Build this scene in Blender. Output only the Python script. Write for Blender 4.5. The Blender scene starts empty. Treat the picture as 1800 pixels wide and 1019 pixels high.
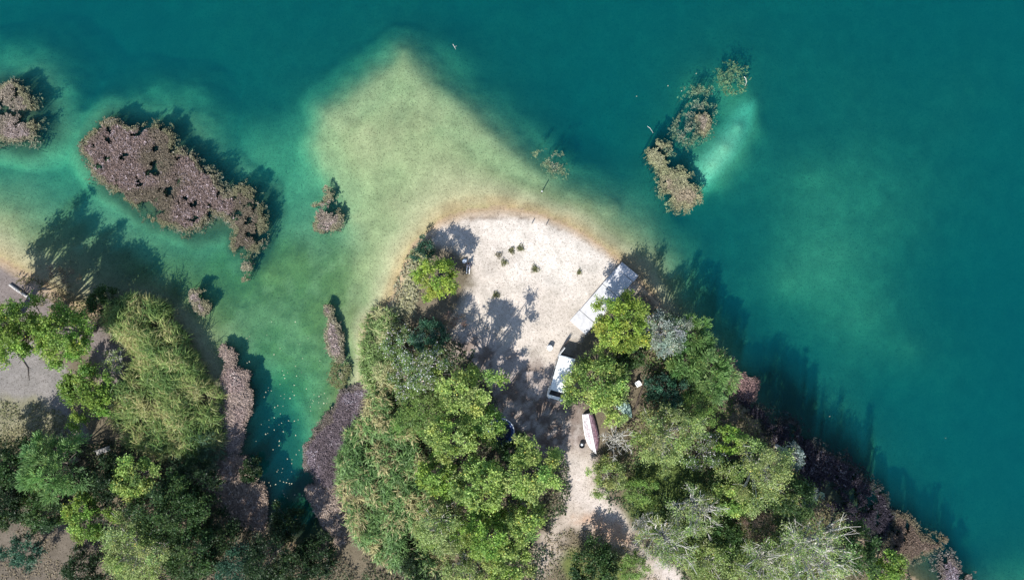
import bpy, bmesh, math, random
import numpy as np
from mathutils import Vector, Matrix

# ------------------------------------------------------------------ camera, sky, sun, exposure
sc = bpy.context.scene
C = sc.collection
CAM_H = 82.35                      # drone height above the water, metres
cam_d = bpy.data.cameras.new('drone_camera'); cam_d.lens = 28.0; cam_d.sensor_width = 36.0
cam_d.clip_start = 0.5; cam_d.clip_end = 2000.0
cam = bpy.data.objects.new('drone_camera', cam_d); C.objects.link(cam)
cam.location = (0, 0, CAM_H); cam.rotation_euler = (0, 0, 0)
sc.camera = cam

SUN_EL = math.radians(49.0)
SHADOW_DIR = Vector((0.47, 0.883, 0)).normalized()        # where shadows fall on the ground
world = bpy.data.worlds.new('World'); sc.world = world; world.use_nodes = True
nt = world.node_tree
sky = nt.nodes.new('ShaderNodeTexSky'); sky.sky_type = 'NISHITA'; sky.sun_disc = False
sky.sun_elevation = SUN_EL
sky.sun_rotation = math.atan2(-SHADOW_DIR.x, -SHADOW_DIR.y)
sky.altitude = 100; sky.air_density = 1.0; sky.dust_density = 0.6; sky.ozone_density = 1.5
nt.links.new(sky.outputs[0], nt.nodes['Background'].inputs[0])
nt.nodes['Background'].inputs[1].default_value = 0.115
sun_d = bpy.data.lights.new('sun', 'SUN'); sun_d.energy = 4.6; sun_d.angle = math.radians(0.53)
sun_d.color = (1.0, 0.97, 0.915)
sun = bpy.data.objects.new('sun', sun_d); C.objects.link(sun); sun.location = (-40, -60, 90)
light_dir = Vector((SHADOW_DIR.x * math.cos(SUN_EL), SHADOW_DIR.y * math.cos(SUN_EL), -math.sin(SUN_EL)))
sun.rotation_euler = light_dir.to_track_quat('-Z', 'Y').to_euler()

vs = sc.view_settings
vs.view_transform = 'Standard'; vs.look = 'None'; vs.gamma = 1.0; vs.use_curve_mapping = False
vs.exposure = 0.82
cy = sc.cycles
cy.max_bounces = 6; cy.diffuse_bounces = 3; cy.glossy_bounces = 2; cy.transmission_bounces = 3
cy.volume_bounces = 1; cy.transparent_max_bounces = 8
cy.use_denoising = True
try:
    cy.denoiser = 'OPENIMAGEDENOISE'; cy.denoising_input_passes = 'RGB_ALBEDO_NORMAL'; cy.denoising_prefilter = 'ACCURATE'
except Exception:
    pass
cy.use_adaptive_sampling = False
cy.sample_clamp_indirect = 4.0

# ------------------------------------------------------------------ layout helpers
S = 17.0; CX = 900.0; CY = 509.5          # plan scale: plan units per metre at water level
def W(px, py, z=0.0):
    k = (CAM_H - z) / CAM_H
    return ((px - CX) / S * k, (CY - py) / S * k)

rng = np.random.default_rng(7)
def hash2(ix, iy, seed):
    n = (ix.astype(np.int64) * 374761393 + iy.astype(np.int64) * 668265263 + seed * 1442695041) & 0xffffffff
    n = ((n ^ (n >> 13)) * 1274126177) & 0xffffffff
    n = n ^ (n >> 16)
    return (n & 0xffff) / 65535.0
def vnoise(x, y, scale, seed=0):
    x = np.asarray(x, float) / scale; y = np.asarray(y, float) / scale
    ix = np.floor(x); iy = np.floor(y); fx = x - ix; fy = y - iy
    fx = fx * fx * (3 - 2 * fx); fy = fy * fy * (3 - 2 * fy)
    a = hash2(ix, iy, seed); b = hash2(ix + 1, iy, seed); c = hash2(ix, iy + 1, seed); d = hash2(ix + 1, iy + 1, seed)
    return (a + (b - a) * fx) * (1 - fy) + (c + (d - c) * fx) * fy
def fbm(x, y, scale, seed=0, octs=4):
    s = 0; w = 0; amp = 1
    for o in range(octs):
        s = s + amp * vnoise(x, y, scale / 2 ** o, seed + o * 17); w += amp; amp *= .55
    return s / w
def smooth(a, b, x):
    t = np.clip((x - a) / (b - a), 0, 1); return t * t * (3 - 2 * t)
def inside_poly(px, py, poly):
    px = np.asarray(px, float); py = np.asarray(py, float)
    r = np.zeros(px.shape, bool); n = len(poly); j = n - 1
    for i in range(n):
        xi, yi = poly[i]; xj, yj = poly[j]
        if yi != yj:
            c = ((yi > py) != (yj > py)) & (px < (xj - xi) * (py - yi) / (yj - yi) + xi)
            r ^= c
        j = i
    return r
def edge_dist(px, py, poly, closed=True):
    px = np.asarray(px, float); py = np.asarray(py, float)
    d = np.full(px.shape, 1e9); n = len(poly)
    for i in range(n if closed else n - 1):
        ax, ay = poly[i]; bx, by = poly[(i + 1) % n]
        ex, ey = bx - ax, by - ay; L = ex * ex + ey * ey + 1e-9
        t = np.clip(((px - ax) * ex + (py - ay) * ey) / L, 0, 1)
        d = np.minimum(d, np.hypot(px - ax - t * ex, py - ay - t * ey))
    return d
def sdist(px, py, poly):                       # positive inside, plan units
    d = edge_dist(px, py, poly)
    return np.where(inside_poly(px, py, poly), d, -d)

def link(name, me, parent=None):
    o = bpy.data.objects.new(name, me); C.objects.link(o)
    if parent is not None: o.parent = parent
    return o
def tag(o, label=None, cat=None, group=None, kind=None):
    if label: o['label'] = label
    if cat: o['category'] = cat
    if group: o['group'] = group
    if kind: o['kind'] = kind
    return o
def empty(name, loc, rz=0.0):
    o = bpy.data.objects.new(name, None); C.objects.link(o)
    o.location = loc; o.rotation_euler = (0, 0, rz); o.empty_display_size = .3
    return o
def np_mesh(name, V, F, mat, col=None, smooth_sh=False):
    """V (n,3); F (m,4) or (m,3); col per vertex (n,3)."""
    me = bpy.data.meshes.new(name)
    V = np.ascontiguousarray(V, np.float32); F = np.ascontiguousarray(F, np.int32); k = F.shape[1]
    me.vertices.add(len(V)); me.vertices.foreach_set('co', V.ravel())
    me.loops.add(F.size); me.loops.foreach_set('vertex_index', F.ravel())
    me.polygons.add(len(F))
    me.polygons.foreach_set('loop_start', np.arange(0, F.size, k, dtype=np.int32))
    me.polygons.foreach_set('loop_total', np.full(len(F), k, np.int32))
    if smooth_sh: me.polygons.foreach_set('use_smooth', np.ones(len(F), bool))
    if col is not None:
        at = me.color_attributes.new('col', 'FLOAT_COLOR', 'POINT')
        c4 = np.ones((len(V), 4), np.float32); c4[:, :3] = np.clip(col, 0, 1)
        at.data.foreach_set('color', c4.ravel())
    me.update(calc_edges=True); me.validate()
    me.materials.append(mat)
    return me

# ------------------------------------------------------------------ materials
def new_mat(name):
    m = bpy.data.materials.new(name); m.use_nodes = True
    return m, m.node_tree.nodes, m.node_tree.links, m.node_tree.nodes['Principled BSDF']
def plain(name, rgb, rough=.6, metal=0.0, var=.15, scale=6.0, rgb2=None, spec=.4, bump=0.0):
    m, N, L, b = new_mat(name)
    tc = N.new('ShaderNodeTexCoord'); no = N.new('ShaderNodeTexNoise'); no.inputs['Scale'].default_value = scale
    no.inputs['Detail'].default_value = 5; no.inputs['Roughness'].default_value = .65
    L.new(tc.outputs['Object'], no.inputs['Vector'])
    cr = N.new('ShaderNodeValToRGB')
    a = [c * (1 - var) for c in rgb] if rgb2 is None else rgb2
    cr.color_ramp.elements[0].position = .36; cr.color_ramp.elements[1].position = .64
    cr.color_ramp.elements[0].color = (*a, 1); cr.color_ramp.elements[1].color = (*[min(1, c * (1 + (var if rgb2 is None else 0))) for c in rgb], 1)
    L.new(no.outputs['Fac'], cr.inputs['Fac']); L.new(cr.outputs['Color'], b.inputs['Base Color'])
    b.inputs['Roughness'].default_value = rough; b.inputs['Metallic'].default_value = metal
    b.inputs['Specular IOR Level'].default_value = spec
    if bump:
        bp = N.new('ShaderNodeBump'); bp.inputs['Strength'].default_value = bump; bp.inputs['Distance'].default_value = .02
        L.new(no.outputs['Fac'], bp.inputs['Height']); L.new(bp.outputs['Normal'], b.inputs['Normal'])
    return m
def leaf_material(name, transl=.28, rough=.5, spec=.3):
    m, N, L, b = new_mat(name)
    at = N.new('ShaderNodeAttribute'); at.attribute_name = 'col'
    L.new(at.outputs['Color'], b.inputs['Base Color'])
    b.inputs['Roughness'].default_value = rough; b.inputs['Specular IOR Level'].default_value = spec
    tr = N.new('ShaderNodeBsdfTranslucent'); L.new(at.outputs['Color'], tr.inputs['Color'])
    mx = N.new('ShaderNodeMixShader'); mx.inputs[0].default_value = transl
    L.new(b.outputs[0], mx.inputs[1]); L.new(tr.outputs[0], mx.inputs[2])
    L.new(mx.outputs[0], N['Material Output'].inputs['Surface'])
    return m
M_LEAF = leaf_material('leaf', .38)
M_DRY = leaf_material('dry_plant', .12, .8, .1)
M_BARK = plain('bark', (.20, .17, .14), .9, var=.35, scale=9, bump=.4)
M_PALEBARK = plain('pale_bark', (.62, .60, .55), .8, var=.2, scale=8, rgb2=(.34, .32, .28))
M_DARKWOOD = plain('dark_wood', (.06, .045, .035), .85, var=.4, scale=12)

# ------------------------------------------------------------------ terrain: land and lake bed in one sheet
SHORE = [(-320, 380), (-120, 420), (8, 462), (45, 482), (90, 512), (130, 540), (165, 548), (200, 530), (240, 530), (290, 550), (325, 595), (352, 650),
         (372, 690), (385, 740), (392, 800), (410, 850), (440, 905), (490, 945), (545, 965), (590, 958), (596, 930), (585, 880), (588, 830), (598, 780), (622, 720), (645, 670),
         (640, 610), (652, 562), (690, 528), (706, 480), (728, 430), (768, 394), (820, 374), (880, 368), (950, 378), (1010, 404),
         (1060, 434), (1090, 462), (1125, 500), (1175, 548), (1228, 590), (1262, 645), (1300, 715), (1362, 780), (1420, 850), (1490, 925),
         (1560, 985), (1625, 1030), (1750, 1120), (2000, 1250)]
LAND = SHORE + [(2400, 1500), (2400, 2600), (-900, 2600), (-900, 300)]
ctrl = []
def resample(poly, step):
    out = []
    for (a, b) in zip(poly[:-1], poly[1:]):
        n = max(1, int(math.hypot(b[0] - a[0], b[1] - a[1]) / step))
        for i in range(n): out.append((a[0] + (b[0] - a[0]) * i / n, a[1] + (b[1] - a[1]) * i / n))
    return out
shore_pts = resample(SHORE, 22)
for p in shore_pts: ctrl.append((p[0], p[1], 0.0))
for off, hgt in ((24, .14), (70, .30), (140, .45)):
    pts = resample(SHORE, 40 if off < 50 else 70)
    for i in range(1, len(pts) - 1):
        tx, ty = pts[i + 1][0] - pts[i - 1][0], pts[i + 1][1] - pts[i - 1][1]; l = math.hypot(tx, ty) + 1e-6
        q = (pts[i][0] - ty / l * off, pts[i][1] + tx / l * off)
        a = np.array([q[0]]), np.array([q[1]])
        if inside_poly(*a, LAND)[0] and edge_dist(*a, SHORE, False)[0] > off * .85: ctrl.append((q[0], q[1], hgt))
def D(s):
    for t in s.split():
        x, y, d = t.split(','); ctrl.append((float(x), float(y), -float(d)))
D('702,116,1.25 655,152,1.15 592,198,1.15 572,242,1.05 596,300,.95 622,380,.85 636,460,.7 640,530,.7 758,166,1.1 826,222,1.1 896,288,1.05 956,322,1.0 1040,352,1.0 1105,398,1.1 1150,450,.7 1180,505,.7 1140,485,.25 1165,530,.25')
D('520,250,3.0 560,330,2.4 590,400,1.8 1090,338,2.5 1156,380,2.5 1206,446,2.4 1228,518,2.5')
D('560,105,5 470,165,4.8 690,40,4.2 850,120,4.5 928,182,4.5 1010,255,4.5 1105,295,4.5 640,80,4.4 1210,365,5 1270,460,4.8 1295,555,4.8 690,20,4.6')
D('700,200,.85 700,300,.72 780,250,.72 760,340,.42 850,320,.45 690,400,.6 900,345,.26 1000,374,.3 668,470,.5 740,400,.2 1060,410,.35 820,352,.2 940,360,.2')
D('30,300,2.7 100,335,2.8 60,395,1.2 15,375,.9 20,425,.4 100,430,1.0 200,400,2.2 250,460,1.6 330,420,2.7 380,250,3.7 450,250,3.2 500,300,3.0 300,480,1.5 400,500,2.0 470,480,1.4 520,450,1.5 480,400,2.3 540,520,1.4')
D('450,590,1.6 500,640,1.8 550,600,1.4 605,620,1.1 560,680,1.7 480,690,3.2 505,780,3.4 470,760,4.4 500,860,4.4 530,905,3.2 530,720,2.2 420,640,1.6 340,560,.6 385,640,.7 300,520,.7 150,480,.7 210,490,.9 445,720,2.8 440,800,2.6')
D('220,290,3.2 300,340,3.0 420,390,2.6 20,200,3.6 1195,335,4.2 1205,225,4.0 1155,275,4.4 280,290,3.3')
D('100,100,6 250,130,6 400,120,5.6 20,240,4.2 330,190,4.8 430,205,4 -100,200,4.5 -100,330,1.5')
D('1150,150,5.6 1230,200,4.2 1242,312,2.4 1262,284,1.9 1286,252,1.9 1310,214,2.4 1332,172,3.4 1222,290,3.6 1248,246,3.4 1282,196,4.2 1270,335,4.6 1316,298,4.4 1348,246,4.6 1370,185,5.2 1190,320,4.6 1225,330,4.6 1235,130,4 1290,110,4.4')
D('1450,300,4.15 1500,450,3.95 1410,490,4.1 1560,560,4.15 1640,620,4.5 1400,130,5.6 1560,160,5.2 1650,300,4.8 1750,100,5.3 1750,500,6 1700,750,6 1750,880,6 1600,700,5.6 1310,430,5.2 1350,590,5 1450,640,5 1610,840,4.6 1740,985,5')
D('0,0,6 200,0,6.3 400,0,6 800,0,5.6 1000,20,6.2 1200,0,6 1400,0,5.8 1600,0,5.6 1800,0,6 1000,140,6.2 1060,220,6.2')
D('-400,-300,7 300,-300,7 900,-300,7 1500,-300,7 2200,-300,7 2200,300,7 2200,800,7 2100,1050,6 -400,0,6 -600,250,3')
D('1290,610,2.2 1350,690,2.4 1420,745,2.4 1500,810,2.4 1570,885,2.2 1650,960,2 1630,1000,.8 1720,1040,1.8')
ctrl = np.array(ctrl)
def rbf_fit(P, v):
    d = np.hypot(P[:, None, 0] - P[None, :, 0], P[:, None, 1] - P[None, :, 1])
    n = len(P); A = np.zeros((n + 1, n + 1)); A[:n, :n] = -d + np.eye(n) * -1.5 * 0; A[:n, n] = 1; A[n, :n] = 1
    return np.linalg.solve(A + np.eye(n + 1) * 1e-9, np.append(v, 0))
_, ui = np.unique(np.round(ctrl[:, :2]), axis=0, return_index=True); ctrl = ctrl[np.sort(ui)]
wts = rbf_fit(ctrl[:, :2], ctrl[:, 2])
def rbf_eval(px, py):
    out = np.zeros(px.size); X = px.ravel(); Y = py.ravel()
    for s in range(0, X.size, 20000):
        d = np.hypot(X[s:s + 20000, None] - ctrl[None, :, 0], Y[s:s + 20000, None] - ctrl[None, :, 1])
        out[s:s + 20000] = -d @ wts[:-1] + wts[-1]
    return out.reshape(px.shape)
STEP = .3
core_x = np.arange(-64, 64.01, STEP); core_y = np.arange(-40, 40.01, STEP)
grow = np.cumsum(np.geomspace(.5, 60, 20))
gx = np.concatenate([-64 - grow[::-1], core_x, 64 + grow]); gy = np.concatenate([-40 - grow[::-1], core_y, 40 + grow])
GX, GY = np.meshgrid(gx, gy)
PX = GX * S + CX; PY = CY - GY * S
PXc = np.clip(PX, -400, 2200); PYc = np.clip(PY, -300, 1350)
GZ = rbf_eval(PXc, PYc)
GZ = np.where(GZ < -4, -4 + (GZ + 4) * 1.15, GZ); GZ = np.clip(GZ, -9.0, 1.3)
MOUNDS = [[(148, 258), (175, 222), (225, 226), (298, 232), (345, 288), (394, 330), (446, 350), (458, 380), (432, 448), (395, 385), (325, 402), (250, 372), (192, 325)],
          [(-30, 160), (30, 150), (62, 215), (30, 245), (-30, 235)]]
WEDGE = [(706, 96), (648, 142), (572, 196), (556, 250), (594, 330), (618, 400), (640, 470), (700, 480), (760, 400), (880, 370), (1000, 400), (1090, 440), (1128, 428), (1075, 368), (996, 336), (926, 288), (846, 216), (766, 152)]
wsd = sdist(PXc, PYc, WEDGE) / S + (fbm(GX, GY, 2.2, 43) - .5) * .8
wz = -.78 - .40 * (np.sqrt(wsd * wsd + .8) - wsd)
GZ = np.where(GZ > wz, GZ, wz)
weed_shade = smooth(-1.6, 1.2, sdist(PXc, PYc, [(425, 660), (470, 690), (500, 740), (520, 820), (560, 900), (600, 960), (480, 950), (440, 900), (420, 800), (430, 720)]) / S + (fbm(GX, GY, 2.5, 47) - .5) * 2) * .8  # inlet head: dark mud with its deep shadow painted in
for mp in MOUNDS:
    sdm = sdist(PXc, PYc, mp) / S + (fbm(GX, GY, 2.0, 41) - .5) * 1.2
    GZ = np.maximum(GZ, -1.0 + .55 * np.minimum(sdm - .4, 0))  # bed raised under the patches to shorten their shadows
    weed_shade = np.maximum(weed_shade, smooth(-2.8, -.8, sdm))  # dark weed ring that also paints in the patches' shadow
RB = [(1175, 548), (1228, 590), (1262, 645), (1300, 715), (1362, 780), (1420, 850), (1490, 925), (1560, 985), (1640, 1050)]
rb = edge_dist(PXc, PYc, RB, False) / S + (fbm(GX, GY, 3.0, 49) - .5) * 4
weed_shade = np.maximum(weed_shade, smooth(9.0, 5.5, rb) * .95 * smooth(1290, 1380, PXc))  # right bank: mud colour darkened to deepen the trees' shadow
GZ = np.where(GZ < -3, GZ + (fbm(GX, GY, 15, 5, 3) - .45) * 1.7 * smooth(3.0, 4.5, -GZ), GZ)
land_n = fbm(GX, GY, 2.6, 3) - .5
GZ = GZ + np.where(GZ > 0, land_n * .26 * smooth(.08, .4, GZ), (fbm(GX, GY, 4.5, 9) - .5) * .30 * smooth(.2, 1.5, -GZ))
def ground_z(x, y):
    x = np.asarray(x, float); y = np.asarray(y, float)
    fx = np.clip((x + 64) / STEP, 0, len(core_x) - 1.001); fy = np.clip((y + 40) / STEP, 0, len(core_y) - 1.001)
    ix = fx.astype(int); iy = fy.astype(int); tx = fx - ix; ty = fy - iy
    Z = GZ[20:-20, 20:-20]
    return (Z[iy, ix] * (1 - tx) + Z[iy, ix + 1] * tx) * (1 - ty) + (Z[iy + 1, ix] * (1 - tx) + Z[iy + 1, ix + 1] * tx) * ty

# ground colours: sand, litter, grass, gravel, algae; the lake bed also carries painted shade
col = np.zeros(GX.shape + (3,))
col[:] = (.125, .105, .075)                                       # woodland soil
def blend(mask, rgb): 
    global col
    col = col * (1 - mask[..., None]) + np.array(rgb) * mask[..., None]
wob = (fbm(GX, GY, 3.0, 21) - .5) * 46; wob2 = (fbm(GX, GY, 1.0, 31) - .5) * 30
def pm(poly, feather, amp=1.0): return smooth(-feather, feather, sdist(PX, PY, poly) + (wob + wob2) * amp)
GRASS = [(1090, 840), (1180, 790), (1300, 860), (1400, 930), (1480, 1040), (1230, 1040), (1150, 950), (1105, 900)]
blend(pm(GRASS, 14), (.075, .105, .03))
blend(pm([(1000, 960), (1060, 945), (1140, 970), (1200, 1040), (980, 1040)], 12), (.10, .12, .04))
CLEAR = [(-80, 610), (60, 612), (120, 640), (130, 690), (160, 760), (110, 790), (40, 760), (-80, 760)]
blend(pm(CLEAR, 10), (.185, .172, .165))
blend(pm([(-80, 690), (60, 700), (130, 740), (120, 780), (30, 780), (-80, 790)], 16, 1.2) * .7, (.20, .19, .11))
blend(pm([(-80, 860), (30, 870), (90, 930), (170, 900), (210, 950), (170, 1040), (-80, 1040)], 16), (.115, .098, .08))
blend(pm([(-60, 470), (10, 470), (100, 520), (160, 570), (230, 600), (240, 680), (200, 700), (130, 600), (60, 560), (-60, 540)], 14), (.17, .145, .14))
BEACH = [(726, 440), (768, 380), (820, 355), (890, 350), (960, 362), (1025, 395), (1075, 430), (1120, 470), (1100, 520), (1040, 570), (1010, 600),
         (1000, 650), (970, 700), (940, 690), (890, 640), (830, 620), (790, 580), (800, 540), (830, 500), (815, 455), (770, 430)]
blend(pm(BEACH, 12, .6), (.43, .385, .345))
blend(pm([(850, 395), (900, 378), (960, 385), (1030, 420), (1075, 455), (1030, 510), (970, 500), (900, 470)], 40, .8) * .8, (.53, .49, .45))
blend(smooth(.52, .62, fbm(GX * .8 + GY * .6, (GY * .8 - GX * .6) * .5, 1.6, 59)) * pm(BEACH, 12, .6) * .22, (.27, .235, .205))
YARD = [(800, 560), (880, 600), (960, 640), (1005, 620), (1010, 700), (1030, 760), (1040, 800), (1010, 830), (960, 800), (900, 790), (860, 740), (850, 660), (800, 620)]
blend(pm(YARD, 22, 1.0) * .85, (.33, .285, .27))
litter = smooth(.47, .60, fbm(GX, GY, 1.3, 55)) * pm(YARD, 26, 1.0)
blend(litter * .8, (.13, .095, .078))
lit2 = smooth(.50, .58, fbm(GX, GY, .7, 57)) * pm([(880, 690), (960, 680), (1010, 720), (1035, 790), (1000, 830), (940, 800), (890, 780)], 30, .8)
blend(lit2 * .8, (.11, .08, .068))
PATHP = [(985, 790), (1045, 790), (1040, 840), (1075, 880), (1110, 935), (1165, 985), (1230, 1050), (1140, 1050), (1110, 985), (1060, 945), (1000, 930), (960, 1000), (935, 1040), (945, 950), (985, 880), (1000, 840)]
blend(pm(PATHP, 16, .6), (.34, .29, .25))
blend(pm([(1000, 800), (1040, 800), (1035, 850), (1070, 885), (1100, 930), (1080, 930), (1030, 895), (995, 885)], 18, .5), (.44, .39, .36))
blend(pm([(1140, 975), (1165, 975), (1225, 1040), (1180, 1040)], 16, .4), (.43, .38, .355))
blend(pm([(1020, 895), (1060, 905), (1110, 945), (1095, 960), (1040, 930), (1000, 915)], 10, .8) * .8, (.34, .21, .14))
blend(pm([(690, 530), (706, 470), (730, 430), (760, 440), (735, 500), (720, 560), (690, 560)], 10), (.27, .27, .15))
# bed
uw = smooth(.05, -.04, GZ)
bed = np.zeros_like(col); dep = -GZ
bed[:] = (.33, .265, .145)
alg = smooth(.40, .62, fbm(GX, GY, 6.0, 77)) 
bed = bed * (1 - (alg * .35)[..., None]) + np.array((.30, .30, .15)) * (alg * .35)[..., None]
COVE = [(230, 470), (420, 440), (560, 420), (620, 480), (610, 620), (620, 700), (560, 760), (460, 700), (420, 620), (350, 560)]
mk = smooth(-90, 60, sdist(PX, PY, COVE) + wob)
bed = bed * (1 - mk[..., None] * .72) + np.array((.165, .17, .06)) * mk[..., None] * .72
mk = pm(COVE, 40) * smooth(.36, .60, fbm(GX, GY, 2.6, 91))
bed = bed * (1 - mk[..., None] * .8) + np.array((.15, .155, .05)) * mk[..., None] * .8
mk = smooth(.50, .62, fbm(GX, GY, .9, 131)) * smooth(.3, 1.0, dep) * pm(COVE, 50)
bed = bed * (1 - mk[..., None] * .5) + np.array((.10, .11, .04)) * mk[..., None] * .5
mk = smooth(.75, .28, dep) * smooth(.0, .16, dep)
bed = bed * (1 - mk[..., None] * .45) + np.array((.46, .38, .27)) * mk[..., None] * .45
mk = smooth(.20, .07, np.abs(dep - .10)) * smooth(.3, .6, fbm(GX, GY, 1.6, 141)) * (PX > 640)
bed = bed * (1 - mk[..., None] * .5) + np.array((.30, .21, .12)) * mk[..., None] * .5
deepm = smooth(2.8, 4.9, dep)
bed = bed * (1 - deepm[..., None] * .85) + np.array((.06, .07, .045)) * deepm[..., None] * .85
mint = smooth(.0, 1.6, sdist(PX, PY, [(1222, 322), (1236, 280), (1275, 232), (1320, 172), (1342, 168), (1332, 215), (1300, 268), (1258, 322)]) / S + 1.0)
bed = bed * (1 - mint[..., None] * .9) + np.array((.50, .48, .32)) * mint[..., None] * .9
bed = bed * (1 - weed_shade[..., None] * .9) + np.array((.035, .045, .022)) * weed_shade[..., None] * .9  # weeds and mud, with shadow mixed into the bed colour
bed = bed * (.80 + .40 * fbm(GX * 1.0 + GY * .35, GY - GX * .35, 1.1, 171, 3))[..., None]
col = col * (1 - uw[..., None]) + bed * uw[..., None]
wet = smooth(.11, .03, GZ + (fbm(GX, GY, 1.2, 61) - .5) * .06) * (GZ > -.05)
col = col * (1 - wet[..., None] * .8) + np.array((.33, .25, .175)) * wet[..., None] * .8
line = smooth(.035, .012, np.abs(GZ - .075)) * smooth(.5, .66, fbm(GX, GY, .9, 66)) * (PX > 650)
col = col * (1 - line[..., None] * .7) + np.array((.12, .085, .06)) * line[..., None] * .7

def grid_faces(nx, ny):
    i = np.arange(nx - 1)[None, :] + np.arange(ny - 1)[:, None] * nx
    i = i.ravel(); return np.stack([i, i + 1, i + 1 + nx, i + nx], 1)
M_GROUND, N, L, b = new_mat('ground_soil_sand')
at = N.new('ShaderNodeAttribute'); at.attribute_name = 'col'
geo = N.new('ShaderNodeNewGeometry')
def gnoise(scale, detail, rough=.6):
    n = N.new('ShaderNodeTexNoise'); n.inputs['Scale'].default_value = scale; n.inputs['Detail'].default_value = detail
    n.inputs['Roughness'].default_value = rough; L.new(geo.outputs['Position'], n.inputs['Vector']); return n
def ramp(src, p0, c0, p1, c1):
    r = N.new('ShaderNodeValToRGB'); e = r.color_ramp.elements
    e[0].position = p0; e[0].color = (*c0, 1); e[1].position = p1; e[1].color = (*c1, 1); L.new(src, r.inputs['Fac']); return r
def mulc(a, bb, f=1.0):
    m = N.new('ShaderNodeMix'); m.data_type = 'RGBA'; m.blend_type = 'MULTIPLY'; m.inputs[0].default_value = f
    L.new(a, m.inputs[6]); L.new(bb, m.inputs[7]); return m.outputs[2]
n1 = gnoise(3.2, 6, .7); n2 = gnoise(.55, 4); n3 = gnoise(9.0, 2, .6)
c = mulc(at.outputs['Color'], ramp(n1.outputs['Fac'], .30, (.80, .79, .76), .70, (1.16, 1.155, 1.14)).outputs['Color'])
c = mulc(c, ramp(n2.outputs['Fac'], .35, (.86, .86, .84), .65, (1.10, 1.09, 1.08)).outputs['Color'])
c = mulc(c, ramp(n3.outputs['Fac'], .33, (.46, .44, .42), .44, (1.04, 1.04, 1.04)).outputs['Color'])
L.new(c, b.inputs['Base Color']); b.inputs['Roughness'].default_value = .95; b.inputs['Specular IOR Level'].default_value = .1
bp = N.new('ShaderNodeBump'); bp.inputs['Strength'].default_value = .5; bp.inputs['Distance'].default_value = .06
L.new(n1.outputs['Fac'], bp.inputs['Height']); L.new(bp.outputs['Normal'], b.inputs['Normal'])
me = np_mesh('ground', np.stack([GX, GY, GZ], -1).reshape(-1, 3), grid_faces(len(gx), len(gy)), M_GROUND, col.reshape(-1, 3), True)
tag(link('ground', me), kind='structure')

# ------------------------------------------------------------------ water: a closed body with real absorption and scattering
M_WATER, N, L, b = new_mat('lake_water'); N.remove(b)
tr = N.new('ShaderNodeBsdfTransparent'); gl = N.new('ShaderNodeBsdfGlossy'); gl.inputs['Roughness'].default_value = .04
fr = N.new('ShaderNodeFresnel'); fr.inputs['IOR'].default_value = 1.22
mx = N.new('ShaderNodeMixShader'); L.new(fr.outputs[0], mx.inputs[0]); L.new(tr.outputs[0], mx.inputs[1]); L.new(gl.outputs[0], mx.inputs[2])
geo = N.new('ShaderNodeNewGeometry'); wn = N.new('ShaderNodeTexNoise'); wn.inputs['Scale'].default_value = 1.1; wn.inputs['Detail'].default_value = 4
L.new(geo.outputs['Position'], wn.inputs['Vector'])
bp = N.new('ShaderNodeBump'); bp.inputs['Strength'].default_value = .12; bp.inputs['Distance'].default_value = .08
L.new(wn.outputs['Fac'], bp.inputs['Height']); L.new(bp.outputs['Normal'], gl.inputs['Normal']); L.new(bp.outputs['Normal'], fr.inputs['Normal'])
L.new(mx.outputs[0], N['Material Output'].inputs['Surface'])
va = N.new('ShaderNodeVolumeAbsorption'); va.inputs['Density'].default_value = .40; va.inputs['Color'].default_value = (.13, .80, .815, 1)
vsn = N.new('ShaderNodeVolumeScatter'); vsn.inputs['Density'].default_value = .036; vsn.inputs['Color'].default_value = (.005, .70, .96, 1)
vsn.inputs['Anisotropy'].default_value = 0.0
ad = N.new('ShaderNodeAddShader'); L.new(va.outputs[0], ad.inputs[0]); L.new(vsn.outputs[0], ad.inputs[1])
L.new(ad.outputs[0], N['Material Output'].inputs['Volume'])
bm = bmesh.new(); bmesh.ops.create_cube(bm, size=1.0)
bmesh.ops.scale(bm, vec=(600, 560, 11.0), verts=bm.verts); bmesh.ops.translate(bm, vec=(0, 0, -5.5), verts=bm.verts)
me = bpy.data.meshes.new('water'); bm.to_mesh(me); bm.free(); me.materials.append(M_WATER)
tag(link('water', me), kind='structure')

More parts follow.
